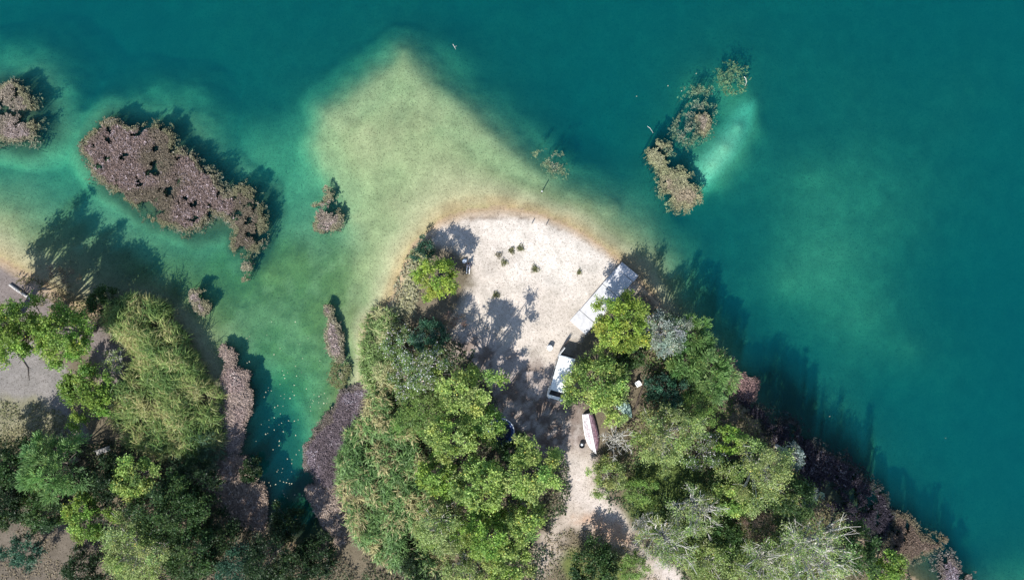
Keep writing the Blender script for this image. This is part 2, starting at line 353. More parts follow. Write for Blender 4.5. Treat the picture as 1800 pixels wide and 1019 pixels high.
# ------------------------------------------------------------------ vegetation builders
def unit(v): return v / (np.linalg.norm(v, axis=-1, keepdims=True) + 1e-9)
def leaf_quads(P, Dr, Nr, Ln, Wd):
    sd = unit(np.cross(Dr, Nr)); Ln = Ln[:, None]; Wd = Wd[:, None]
    a = P; b_ = P + Dr * Ln * .45 + sd * Wd * .5; c_ = P + Dr * Ln; d_ = P + Dr * Ln * .45 - sd * Wd * .5
    V = np.stack([a, b_, c_, d_], 1).reshape(-1, 3)
    return V, np.arange(len(V)).reshape(-1, 4)
class Tubes:
    """collects tapered tubes for one trunk-and-limbs mesh"""
    def __init__(s, n=5): s.V = []; s.F = []; s.k = 0; s.n = n
    def add(s, pts, radii):
        pts = np.asarray(pts, float); m = len(pts); n = s.n
        t = np.gradient(pts, axis=0); t = unit(t)
        up = np.where(np.abs(t[:, 2:3]) > .9, np.array([[1., 0, 0]]), np.array([[0, 0, 1.]]))
        u = unit(np.cross(t, up)); v = np.cross(t, u)
        ang = np.arange(n) / n * 2 * math.pi
        ring = pts[:, None, :] + (u[:, None, :] * np.cos(ang)[None, :, None] + v[:, None, :] * np.sin(ang)[None, :, None]) * np.asarray(radii)[:, None, None]
        s.V.append(ring.reshape(-1, 3))
        i = np.arange(m - 1)[:, None] * n + np.arange(n)[None, :]; j = np.arange(m - 1)[:, None] * n + (np.arange(n)[None, :] + 1) % n
        s.F.append(np.stack([i, j, j + n, i + n], -1).reshape(-1, 4) + s.k); s.k += m * n
    def mesh(s, name, mat): return np_mesh(name, np.concatenate(s.V), np.concatenate(s.F), mat, None, True)

# palettes: leaf colours (linear)
STY = dict(
    poplar=dict(pal=[(.125, .172, .042), (.172, .22, .066), (.062, .106, .026)], ll=0.182, lw=0.133, sl=.62, dens=1330, cl=(.26, .34), bark=M_BARK),
    yellow=dict(pal=[(.115, .160, .026), (.15, .19, .036), (.078, .125, .022)], ll=0.168, lw=0.119, sl=.6, dens=1400, cl=(.24, .32), bark=M_BARK),
    lime=dict(pal=[(.088, .140, .026), (.118, .168, .034), (.056, .102, .02)], ll=0.182, lw=0.133, sl=.6, dens=1400, cl=(.26, .34), bark=M_BARK),
    olive=dict(pal=[(.112, .148, .046), (.15, .182, .07), (.075, .108, .032)], ll=0.154, lw=0.098, sl=.7, dens=1120, cl=(.26, .34), bark=M_PALEBARK),
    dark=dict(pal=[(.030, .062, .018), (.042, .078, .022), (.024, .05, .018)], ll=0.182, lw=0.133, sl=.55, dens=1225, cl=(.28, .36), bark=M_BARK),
    deep=dict(pal=[(.020, .045, .016), (.03, .058, .02), (.016, .034, .014)], ll=0.182, lw=0.126, sl=.6, dens=1085, cl=(.28, .36), bark=M_BARK),  # near black: shade under tall trees put into the leaf colour
    willow=dict(pal=[(.078, .138, .044), (.10, .16, .056), (.052, .10, .03)], ll=0.368, lw=0.068, sl=1.25, dens=1026, cl=(.22, .30), bark=M_BARK),
    silver=dict(pal=[(.24, .29, .24), (.32, .36, .31), (.10, .145, .08)], ll=0.168, lw=0.091, sl=.7, dens=1120, cl=(.24, .32), bark=M_PALEBARK),
    white=dict(pal=[(.11, .16, .05), (.42, .45, .43), (.07, .12, .035)], ll=0.140, lw=0.098, sl=.5, dens=1330, cl=(.24, .32), bark=M_PALEBARK),
    blue=dict(pal=[(.035, .095, .055), (.05, .12, .075), (.025, .07, .04)], ll=0.154, lw=0.098, sl=.6, dens=1295, cl=(.26, .34), bark=M_BARK),
    fine=dict(pal=[(.075, .125, .030), (.10, .15, .04), (.055, .095, .022)], ll=0.145, lw=0.068, sl=.5, dens=1417, cl=(.34, .44), bark=M_BARK),
    sparse=dict(pal=[(.10, .14, .045), (.14, .172, .068), (.062, .10, .03)], ll=0.153, lw=0.093, sl=.7, dens=460, cl=(.24, .32), bark=M_PALEBARK),
    thorn=dict(pal=[(.16, .115, .085), (.21, .155, .115), (.09, .085, .045)], ll=0.140, lw=0.042, sl=.7, dens=910, cl=(.26, .34), bark=M_BARK),
    bare=dict(pal=[(.13, .13, .07), (.2, .19, .12), (.1, .1, .05)], ll=0.140, lw=0.080, sl=.5, dens=25, cl=(.2, .26), bark=M_PALEBARK),
)
for _k, _s in STY.items():
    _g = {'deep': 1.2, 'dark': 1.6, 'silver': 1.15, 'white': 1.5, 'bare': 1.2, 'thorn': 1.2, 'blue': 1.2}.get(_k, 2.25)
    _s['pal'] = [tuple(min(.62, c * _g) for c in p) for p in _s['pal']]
def tree(name, label, cat, px, py, rp, h, style, seed, group=None, limbs=None, flat=1.0, twigs=None):
    st = STY[style]; R = np.random.default_rng(seed)
    zc = h * .66
    x, y = W(px, py, zc); r = rp / S * (CAM_H - zc) / CAM_H
    gz = float(ground_z(x, y)); gz = max(gz, -.9)
    root = empty(name, (x, y, gz)); tag(root, label, cat, group)
    hh = h
    # crown lobes
    nl = 5; ph = R.uniform(0, 6.28, nl); am = R.uniform(.05, .15, nl)
    def lob(az): return 1 + sum(am[k] * np.cos((k + 2) * az + ph[k]) for k in range(nl))
    ncl = int(np.clip(11 + r * r * 2.1, 9, 50))
    gold = R.uniform(0, 6.28)
    k = np.arange(ncl); zz = 1 - (k + .5) / ncl * 1.18                 # from the top to just below the equator
    az = gold + k * 2.39996 + R.normal(0, .22, ncl); rr = np.sqrt(np.clip(1 - zz * zz, 0, 1))
    fill = R.uniform(.66, 1.06, ncl) * lob(az)
    cv = h * .36 * flat
    cc = np.stack([np.cos(az) * rr * fill * r * .80, np.sin(az) * rr * fill * r * .80, hh * .60 + zz * fill * cv], 1)
    cc += R.normal(0, r * .05, cc.shape)
    cr_ = R.uniform(*st['cl'], ncl) * r
    # limbs
    tb = Tubes(5); base = R.normal(0, .06 * r, 2)
    fork = np.array([base[0], base[1], hh * .30])
    tr0 = max(.05, .032 * h)
    tb.add([(0, 0, -.5), (base[0] * .4, base[1] * .4, hh * .12), fork, fork + np.array([0, 0, hh * .22])], [tr0 * 1.35, tr0, tr0 * .75, tr0 * .45])
    tw = {'sparse': 4, 'bare': 5, 'olive': 2, 'silver': 4}.get(style, 1) if twigs is None else twigs
    lr = {'sparse': 1.25, 'bare': .8, 'silver': 1.0}.get(style, .62)
    for c0, q in zip(cc, cr_):
        mid = fork * .45 + c0 * .55 + R.normal(0, .10 * r, 3); mid[2] = fork[2] * .5 + c0[2] * .5
        tip = c0 + unit(c0 - fork) * q * (.9 if tw > 1 else .3)
        tb.add([fork, mid, c0, tip], [tr0 * .5 * lr, tr0 * .32 * lr, max(.022, tr0 * .19 * lr), .012])
        for _ in range(tw if tw > 1 else 0):
            t = R.uniform(.25, 1); s0 = mid * (1 - t) + c0 * t
            dd = unit(unit(c0 - fork) * .9 + R.normal(0, .6, 3) + np.array([0, 0, .25])); ln = R.uniform(.5, 1.1) * q * (1.9 if style in ('bare', 'sparse') else 1.3)
            m1 = s0 + dd * ln * .5; e1 = m1 + unit(dd + R.normal(0, .35, 3)) * ln * .6
            tb.add([s0, m1, e1], [max(.026, tr0 * .17 * lr), .022, .010])
            if style in ('bare', 'sparse'):
                for _2 in range(2):
                    d2 = unit(dd + R.normal(0, .55, 3)); tb.add([m1, m1 + d2 * ln * .5], [.018, .007])
    link('trunk', tb.mesh('trunk', st['bark']), root)
    # leaves along shoots
    n = int(st['dens'] * r * r * 1.0) + 60
    wt = cr_ ** 2; ci = R.choice(ncl, n, p=wt / wt.sum())
    nsh = 26; shoot = R.integers(0, nsh, n)
    SD = R.normal(0, 1, (ncl, nsh, 3)); out = unit(cc - np.array([0, 0, hh * .42]))
    SD = unit(unit(SD) * .95 + out[:, None, :] * .75 + np.array([0, 0, .22]))
    SLn = R.uniform(.65, 1.25, (ncl, nsh)) * cr_[:, None] * (1.25 if style == 'willow' else 1.05)
    d = SD[ci, shoot]; t = R.uniform(.12, 1.0, n) ** .75
    P = cc[ci] + d * (SLn[ci, shoot] * t)[:, None] + R.normal(0, .05 + .02 * r, (n, 3))
    if style in ('willow', 'silver'): P[:, 2] -= (t ** 2) * SLn[ci, shoot] * .35
    ld = unit(d * (1.1 if style == 'willow' else .55) + R.normal(0, .55, (n, 3)) * (.45 if style == 'willow' else 1))
    nr = unit(np.array([0, 0, .75]) + R.normal(0, .55, (n, 3)) + d * .35)
    sz = R.uniform(.7, 1.25, n)
    V, F = leaf_quads(P, ld, nr, st['ll'] * sz, st['lw'] * sz)
    pal = np.array(st['pal'])
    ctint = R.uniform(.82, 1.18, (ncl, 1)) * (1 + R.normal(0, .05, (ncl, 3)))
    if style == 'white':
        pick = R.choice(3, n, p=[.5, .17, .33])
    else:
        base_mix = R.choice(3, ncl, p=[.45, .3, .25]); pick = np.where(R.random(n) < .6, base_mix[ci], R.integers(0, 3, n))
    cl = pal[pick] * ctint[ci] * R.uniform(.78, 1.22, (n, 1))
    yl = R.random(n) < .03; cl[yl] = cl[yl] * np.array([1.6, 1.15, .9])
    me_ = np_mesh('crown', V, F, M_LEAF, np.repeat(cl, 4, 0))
    link('crown', me_, root)
    return root

def scatter_in(poly, per_m2, seed, noise_amp=0.0, extra=0.0):
    """points (plan units) spread evenly inside a plan polygon, with the signed edge distance in metres"""
    R = np.random.default_rng(seed); a = np.array(poly)
    lo = a.min(0) - extra; hi = a.max(0) + extra
    n = int((hi[0] - lo[0]) * (hi[1] - lo[1]) / S / S * per_m2)
    p = R.uniform(lo, hi, (n, 2)); sd = sdist(p[:, 0], p[:, 1], poly)
    wx, wy = (p[:, 0] - CX) / S, (CY - p[:, 1]) / S
    if noise_amp: sd = sd + (fbm(wx, wy, 1.6, seed, 3) - .42) * noise_amp
    k = sd > -extra
    return p[k], sd[k] / S

def islet(name, label, poly, seed, pal, per_m2=46, hole=.40, rim=.9, top=.35, size=.2, cat='reed bed', group=None, pinkish=.4, stems=True, ztop=None):
    """a patch of water plants: tufts of stiff leaves standing out of the water, their outer ones under it"""
    R = np.random.default_rng(seed)
    per_m2 = per_m2 * 1.9; size = size * .72
    p, sd = scatter_in(poly, per_m2, seed, 26, rim * S)
    wx, wy = (p[:, 0] - CX) / S, (CY - p[:, 1]) / S
    hn = fbm(wx, wy, .8, seed + 5, 3); big = fbm(wx, wy, 4.5, seed + 8, 3)
    keep = (hn > hole + .10 * smooth(.55, .40, big)) & ((sd > 0) | (R.random(len(sd)) < np.exp(sd / rim * 2.2) * .75))
    wx, wy, sd, big = wx[keep], wy[keep], sd[keep], big[keep]
    gzz = ground_z(wx, wy)
    z = np.where(sd > .05, np.minimum(sd * .22, top) * R.uniform(.4, 1.15, len(sd)) + .04, sd * R.uniform(.35, .9, len(sd)) - .03)
    if top < 0: z = top * R.uniform(.35, 1.3, len(sd)) + np.minimum(sd, 0) * .5
    z = np.maximum(z, gzz + .08)
    n0 = len(wx); m = 6
    o = np.repeat(np.stack([wx, wy, z], 1), m, 0); n = n0 * m
    az = R.uniform(0, 6.28, n); el = R.uniform(.05, .75, n)
    dr = np.stack([np.cos(az) * np.cos(el), np.sin(az) * np.cos(el), np.sin(el)], 1)
    nr = unit(np.array([0, 0, 1.0]) + R.normal(0, .35, (n, 3)))
    sz = R.uniform(.65, 1.35, n) * size
    V, F = leaf_quads(o + R.normal(0, .05, o.shape), dr, nr, sz * 1.1, sz * .5)
    pal = np.array(pal)
    mixv = smooth(.42, .60, big)
    cb = pal[0] * (1 - mixv[:, None]) + pal[1] * mixv[:, None]
    lite = R.random(n0) < .13 * mixv ** 2 + .015; cb[lite] = pal[2]
    rimm = (sd < .35); cb[rimm] = cb[rimm] * .45 + np.array(pal[3]) * .55
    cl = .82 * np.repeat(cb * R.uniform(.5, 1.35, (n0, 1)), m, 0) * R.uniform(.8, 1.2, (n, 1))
    VV, FF, CC = [V], [F], [np.repeat(cl, 4, 0)]
    if stems:
        sel = R.random(n0) < .4; sx, sy, sz_ = wx[sel], wy[sel], z[sel]; g = ground_z(sx, sy)
        a = R.uniform(0, 3.14, sel.sum()); u = np.stack([np.cos(a), np.sin(a), 0 * a], 1) * .025
        b0 = np.stack([sx, sy, g - .05], 1); b1 = np.stack([sx, sy, sz_], 1)
        SV = np.stack([b0 - u, b0 + u, b1 + u, b1 - u], 1).reshape(-1, 3)
        VV.append(SV); FF.append(np.arange(len(SV)).reshape(-1, 4) + len(V)); CC.append(np.repeat(np.array([[.12, .10, .06]]), len(SV), 0))
    me_ = np_mesh(name, np.concatenate(VV), np.concatenate(FF), M_DRY, np.concatenate(CC))
    return tag(link(name, me_), label, cat, group)

def reeds(name, label, poly, seed, pal, hgt=(1.6, 2.6), per_m2=13, lean=(.25, .1), leaf=.75, lw=.055, cat='reed bed', group=None, amp=30, nleaf=6, mat=None):
    """a stand of tall reeds: upright stems, each with long arching leaves"""
    R = np.random.default_rng(seed)
    p, sd = scatter_in(poly, per_m2, seed, amp)
    hz = .5 * (hgt[0] + hgt[1]) * .8; k = (CAM_H - hz) / CAM_H
    x, y = (p[:, 0] - CX) / S * k, (CY - p[:, 1]) / S * k
    g = ground_z(x, y); g = np.maximum(g, -.7)
    hn = fbm(x, y, 1.5, seed + 3, 3); h2 = fbm(x * 1.0 + y * .5, (y - x * .5) * .45, .9, seed + 4, 2); kp = (hn > .30) & (h2 > .34)
    x, y, g, hn, sd = x[kp], y[kp], g[kp], hn[kp], sd[kp]; n0 = len(x)
    h = R.uniform(*hgt, n0) * (.35 + 1.3 * hn) * smooth(-.2, 1.2, sd + .3)
    h = np.maximum(h, .4)
    ln = np.stack([lean[0] + R.normal(0, .10, n0), lean[1] + R.normal(0, .10, n0)], 1) * h[:, None]
    b0 = np.stack([x, y, g - .1], 1); tp = np.stack([x + ln[:, 0], y + ln[:, 1], g + h], 1)
    a = R.uniform(0, 3.14, n0); u = np.stack([np.cos(a), np.sin(a), 0 * a], 1) * .018
    SV = np.stack([b0 - u, b0 + u, tp + u * .4, tp - u * .4], 1).reshape(-1, 3)
    pal = np.array(pal)
    cz = fbm(x, y, 1.3, seed + 11, 3); pk = np.clip(((cz - .30) / .40 + R.normal(0, .22, n0)) * 4, 0, 3.99).astype(int); pk = np.array([3, 1, 0, 2])[pk]
    tint = 1.6 * pal[pk] * R.uniform(.75, 1.25, (n0, 1))
    VV = [SV]; FF = [np.arange(len(SV)).reshape(-1, 4)]; CC = [np.repeat(tint * .8, 4, 0)]; off = len(SV)
    m = nleaf; n = n0 * m
    t = np.tile(np.linspace(.45, 1.0, m), n0); B = np.repeat(b0, m, 0); T = np.repeat(tp, m, 0)
    o = B + (T - B) * t[:, None]
    az = R.uniform(0, 6.28, n); wind = np.repeat(np.arctan2(ln[:, 1], ln[:, 0]), m); az = np.where(R.random(n) < .45, wind + R.normal(0, .6, n), az)
    d1 = np.stack([np.cos(az) * .8, np.sin(az) * .8, np.full(n, .55)], 1); d2 = np.stack([np.cos(az), np.sin(az), np.full(n, -.28)], 1)
    L_ = R.uniform(.6, 1.25, n) * leaf; sd_ = np.stack([-np.sin(az), np.cos(az), R.normal(0, .3, n)], 1) * (lw * R.uniform(.7, 1.3, n))[:, None] * .5
    m1 = o + d1 * (L_ * .45)[:, None]; e = m1 + d2 * (L_ * .6)[:, None]
    Q1 = np.stack([o - sd_ * .6, o + sd_ * .6, m1 + sd_, m1 - sd_], 1).reshape(-1, 3); Q2 = np.stack([m1 - sd_, m1 + sd_, e + sd_ * .15, e - sd_ * .15], 1).reshape(-1, 3)
    tl = np.repeat(tint, m, 0) * R.uniform(.75, 1.25, (n, 1))
    for Q in (Q1, Q2):
        VV.append(Q); FF.append(np.arange(len(Q)).reshape(-1, 4) + off); off += len(Q); CC.append(np.repeat(tl, 4, 0))
    me_ = np_mesh(name, np.concatenate(VV), np.concatenate(FF), mat or M_LEAF, np.concatenate(CC))
    return tag(link(name, me_), label, cat, group)

def undergrowth(name, label, poly, seed, pal, per_m2=34, hgt=1.0, size=.24, amp=50, cat='undergrowth', thr=.30, kind='stuff'):
    R = np.random.default_rng(seed)
    p, sd = scatter_in(poly, per_m2, seed, amp)
    x, y = (p[:, 0] - CX) / S, (CY - p[:, 1]) / S
    hn = fbm(x, y, 1.5, seed + 3, 3); kp = hn > thr; x, y, hn = x[kp], y[kp], hn[kp]; n = len(x)
    g = ground_z(x, y); kp = g > -.15; x, y, hn, g = x[kp], y[kp], hn[kp], g[kp]; n = len(x)
    z = g + .03 + hgt * (hn - thr) / (1 - thr) * R.uniform(.2, 1.5, n)
    az = R.uniform(0, 6.28, n); el = R.uniform(-.1, .9, n)
    dr = np.stack([np.cos(az) * np.cos(el), np.sin(az) * np.cos(el), np.sin(el)], 1)
    nr = unit(np.array([0, 0, 1.0]) + R.normal(0, .5, (n, 3))); sz = R.uniform(.6, 1.3, n) * size
    V, F = leaf_quads(np.stack([x, y, z], 1), dr, nr, sz, sz * .5)
    pal = np.array(pal); pt = fbm(x, y, 3.5, seed + 9, 3)
    ci = np.clip((pt - .32) / .36 * len(pal) + R.normal(0, .6, n), 0, len(pal) - 1).astype(int)
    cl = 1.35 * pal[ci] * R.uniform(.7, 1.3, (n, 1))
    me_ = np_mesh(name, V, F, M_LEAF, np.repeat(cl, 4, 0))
    return tag(link(name, me_), label, cat, None, kind)

# ------------------------------------------------------------------ water plants in the lake
BR = [(.18, .15, .11), (.225, .165, .145), (.44, .36, .37), (.24, .25, .13)]
BG = [(.30, .255, .20), (.34, .27, .245), (.5, .42, .40), (.24, .25, .12)]
PU = [(.17, .135, .145), (.225, .18, .20), (.42, .38, .42), (.22, .19, .13)]
OL = [(.32, .315, .19), (.35, .29, .20), (.40, .34, .26), (.27, .29, .15)]
islet('water_plant_patch', 'largest brown patch of water plants, kidney shaped with dark holes', [(148, 258), (175, 222), (205, 218), (225, 232), (262, 218), (298, 232), (306, 262), (345, 288),
      (378, 315), (394, 345), (420, 330), (446, 350), (458, 380), (450, 425), (432, 448), (414, 440), (418, 405), (395, 375), (372, 372), (352, 398), (325, 402), (285, 392), (250, 372), (222, 345), (192, 325), (165, 305)], 101, BR, 66, .345, .8, .2, .18)
islet('water_plant_patch', 'brown patch of water plants cut off by the left edge of the picture', [(-30, 170), (20, 150), (48, 178), (62, 215), (50, 240), (20, 245), (-30, 235)], 102, BG, 60, .36, 1.0, .2, .18)
islet('water_plant_patch', 'small brown patch of water plants west of the shallow sand spit', [(574, 333), (586, 340), (590, 362), (600, 382), (588, 400), (572, 414), (556, 402), (560, 380), (554, 362), (570, 352)], 103, BG, 60, .33, .35)
islet('water_plant_patch', 'thin broken scrap of water plants off the left reed bed', [(338, 512), (352, 516), (356, 530), (366, 545), (360, 556), (348, 545), (350, 530), (338, 524)], 104, BG, 60, .30, .3)
islet('water_plant_patch', 'tiny sprig of water plants below the kidney shaped patch', [(430, 466), (440, 470), (440, 486), (430, 490), (434, 478)], 105, BG, 60, .2, .3)
islet('water_plant_patch', 'long narrow upright strip of water plants in the inlet', [(574, 540), (584, 548), (588, 572), (596, 600), (600, 622), (590, 634), (582, 620), (580, 590), (574, 560)], 106, BG, 70, .28, .25)
islet('water_plant_patch', 'half sunken olive water plants trailing below the narrow strip', [(585, 640), (610, 650), (608, 680), (590, 686), (582, 665)], 107, [(.16, .17, .08), (.2, .2, .1), (.3, .28, .2), (.15, .17, .07)], 40, .30, .5, .01, .2, stems=False)
islet('water_plant_patch', 'hooked lower clump of water plants in the deep lake', [(1182, 312), (1202, 304), (1216, 322), (1224, 345), (1216, 358), (1192, 364), (1172, 350), (1164, 330), (1168, 300)], 108, OL, 60, .33, .8)
islet('water_plant_patch', 'curved thin neck of water plants linking two clumps in deep water', [(1142, 268), (1156, 250), (1174, 262), (1166, 276), (1170, 296), (1160, 300), (1146, 286)], 109, OL, 60, .36, .5)
islet('water_plant_patch', 'long olive upper stretch of water plants in deep water', [(1176, 262), (1192, 215), (1212, 190), (1216, 160), (1234, 148), (1240, 180), (1254, 195), (1246, 228), (1224, 236), (1200, 260), (1180, 272)], 110, OL, 30, .42, .8, -1.0, .16)
islet('water_plant_patch', 'faint far end of the sunken water plants beside the bright shoal', [(1264, 118), (1290, 110), (1310, 122), (1312, 150), (1290, 162), (1270, 138)], 111, [(.22, .25, .12), (.24, .26, .13), (.28, .28, .16), (.22, .25, .12)], 24, .44, .6, -1.3, stems=False)
islet('water_plant_patch', 'small pinkish clump breaking the surface inside the long olive stretch', [(1228, 205), (1242, 200), (1246, 222), (1238, 236), (1226, 228)], 112, BG, 50, .30, .3, .1)
islet('water_plant_patch', 'small olive patch of water plants east of the sand spit', [(944, 276), (962, 270), (982, 276), (982, 296), (990, 304), (972, 300), (964, 286), (948, 284)], 113, OL, 40, .40, .6, -.6, .14, stems=False)
islet('water_plant_patch', 'rusty brown patch of water plants near the lower right corner', [(1575, 906), (1600, 920), (1622, 945), (1652, 952), (1652, 965), (1625, 975), (1600, 985), (1570, 965), (1555, 950), (1570, 930)], 114, [(.17, .125, .095), (.20, .145, .115), (.34, .27, .22), (.22, .2, .12)], 70, .30, .8, .3, .17)
islet('water_plant_patch', 'sparse reddish water plants at the bottom edge beside deep water', [(1650, 985), (1672, 976), (1690, 1000), (1710, 1030), (1660, 1030)], 115, PU, 50, .36, .8)
# dead fringes along the banks
islet('dead_reed_fringe', 'pinkish dead reed strip along the west side of the inlet', [(394, 608), (406, 622), (416, 645), (436, 662), (440, 700), (430, 745), (418, 790), (400, 800), (384, 760), (388, 720), (396, 690), (392, 650)], 121, [(.40, .315, .27), (.36, .27, .25), (.55, .46, .42), (.32, .25, .2)], 80, .16, .25, .75, .24, 'dead reeds')
islet('dead_reed_fringe', 'tawny dead reed hummock at the lower west bank of the inlet', [(395, 800), (430, 805), (452, 845), (466, 890), (462, 925), (430, 930), (400, 900), (370, 880), (366, 840)], 122, [(.42, .33, .26), (.38, .28, .22), (.56, .46, .40), (.32, .25, .2)], 70, .20, .25, .9, .24, 'dead reeds')
islet('dead_reed_fringe', 'mauve brown mat of dead reeds on the east side of the inlet', [(650, 672), (628, 684), (604, 690), (588, 730), (556, 752), (540, 790), (538, 826), (556, 850), (588, 858), (600, 800), (620, 750), (640, 700)], 123, PU, 95, .12, .25, .5, .2, 'dead reeds')
islet('dead_reed_fringe', 'pale straw coloured dead reeds below the mauve mat', [(545, 850), (590, 856), (600, 900), (610, 950), (590, 955), (570, 920), (552, 885), (540, 860)], 124, [(.44, .35, .29), (.36, .28, .24), (.58, .48, .43), (.32, .25, .2)], 80, .18, .2, .6, .22, 'dead reeds')
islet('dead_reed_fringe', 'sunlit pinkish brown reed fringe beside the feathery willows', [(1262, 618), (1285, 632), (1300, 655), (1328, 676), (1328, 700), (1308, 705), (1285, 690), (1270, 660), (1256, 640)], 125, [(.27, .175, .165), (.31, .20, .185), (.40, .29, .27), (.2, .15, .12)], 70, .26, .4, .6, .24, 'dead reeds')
islet('dead_reed_fringe', 'broad shade coloured purplish reed fringe along the right bank', [(1290, 690), (1330, 705), (1360, 735), (1400, 752), (1440, 785), (1490, 810), (1530, 850), (1568, 905), (1570, 945), (1530, 935), (1490, 925), (1430, 870), (1390, 800), (1330, 750)], 126, [(.042, .037, .050), (.058, .048, .060), (.21, .19, .20), (.07, .08, .06)], 44, .36, .9, .3, .2, 'dead reeds')  # palette darkened to carry the tree shade falling on this fringe

# ------------------------------------------------------------------ reed beds and undergrowth on land
reeds('reed_bed', 'tall yellowish green reed bed leaning over the left shore', [(200, 545), (235, 522), (280, 534), (302, 575), (330, 625), (364, 680), (388, 715), (385, 770), (345, 805), (290, 812), (235, 785), (196, 745), (200, 705), (232, 660), (228, 615), (196, 580)], 131,
      [(.155, .195, .062), (.12, .17, .05), (.23, .22, .095), (.065, .115, .032)], (1.6, 2.7), 40, (-.12, .18), .85, .055)
reeds('reed_bed', 'deep green reed bed on the inlet bank next to the mauve mat', [(648, 690), (672, 662), (705, 690), (735, 740), (742, 800), (752, 850), (790, 920), (770, 990), (735, 1010), (680, 990), (640, 950), (610, 900), (590, 855), (598, 800), (622, 735)], 132,
      [(.125, .195, .066), (.095, .165, .05), (.25, .225, .11), (.06, .115, .035)], (1.5, 2.4), 28, (.06, -.20), .72, .07)
reeds('reed_bed', 'dark blue green reeds at the lower tip of the left reed bed', [(310, 770), (380, 745), (390, 790), (350, 830), (290, 825)], 133, [(.06, .11, .06), (.05, .09, .05), (.09, .12, .07), (.04, .08, .04)], (1.4, 2.2), 16, (.1, -.1), .7, .06)
reeds('reed_bed', 'pale green waterside reeds between sand spit and silvery shrubs', [(640, 575), (668, 545), (700, 560), (700, 620), (690, 680), (665, 700), (642, 672), (640, 620)], 134, [(.16, .22, .08), (.13, .19, .06), (.26, .26, .13), (.09, .14, .045)], (1.2, 2.0), 30, (-.2, .05), .65, .06)
undergrowth('shore_grass', 'pale grass strip between the beach tree and the water', [(684, 560), (694, 520), (708, 470), (728, 432), (752, 420), (765, 440), (735, 500), (725, 560), (700, 580)], 141, [(.13, .16, .07), (.19, .20, .11), (.24, .23, .15)], 60, .7, .28, 20, 'grass', .25)
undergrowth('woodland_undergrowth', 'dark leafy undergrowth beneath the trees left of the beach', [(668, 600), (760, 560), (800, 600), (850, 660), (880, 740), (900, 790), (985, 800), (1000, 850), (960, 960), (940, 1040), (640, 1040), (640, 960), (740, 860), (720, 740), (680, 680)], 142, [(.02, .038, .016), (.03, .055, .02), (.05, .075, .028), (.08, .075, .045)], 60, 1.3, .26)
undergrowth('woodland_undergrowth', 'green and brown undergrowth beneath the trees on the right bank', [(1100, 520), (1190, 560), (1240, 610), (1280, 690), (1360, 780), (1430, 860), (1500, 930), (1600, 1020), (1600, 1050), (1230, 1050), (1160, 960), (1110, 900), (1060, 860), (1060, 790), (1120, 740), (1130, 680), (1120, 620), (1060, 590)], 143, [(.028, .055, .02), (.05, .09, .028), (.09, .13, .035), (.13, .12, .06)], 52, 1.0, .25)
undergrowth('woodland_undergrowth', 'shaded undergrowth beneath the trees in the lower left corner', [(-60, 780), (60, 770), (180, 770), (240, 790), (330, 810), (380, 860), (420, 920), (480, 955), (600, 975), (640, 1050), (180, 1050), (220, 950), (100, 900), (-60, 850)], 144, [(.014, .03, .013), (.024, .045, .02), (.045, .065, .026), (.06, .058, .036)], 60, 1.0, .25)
undergrowth('dry_grass', 'dry tufty grass along the sandy track and clearings', [(930, 1040), (950, 950), (1000, 925), (1060, 940), (1120, 985), (1180, 1040)], 145, [(.16, .14, .08), (.20, .16, .10), (.10, .11, .05)], 40, .25, .2, 40, 'grass', .42)
undergrowth('dry_grass', 'grey green grass in the pale clearing at the left edge', [(-60, 690), (40, 700), (120, 735), (150, 780), (60, 800), (-60, 790)], 146, [(.16, .16, .08), (.20, .19, .11), (.12, .13, .06)], 55, .3, .2, 40, 'grass', .40)
undergrowth('dry_grass', 'brown grass in the clearing at the bottom left corner', [(-60, 870), (40, 880), (90, 930), (200, 930), (200, 1040), (-60, 1040)], 147, [(.17, .14, .09), (.22, .18, .12), (.12, .12, .06)], 40, .25, .2, 40, 'grass', .42)
undergrowth('bank_shrub_litter', 'brown weed grown bank under the shadow of the left trees', [(20, 480), (80, 490), (140, 520), (200, 545), (190, 575), (130, 570), (60, 530)], 148, [(.12, .10, .05), (.08, .09, .035), (.2, .16, .08)], 60, .6, .22, 20, 'weeds', .34)

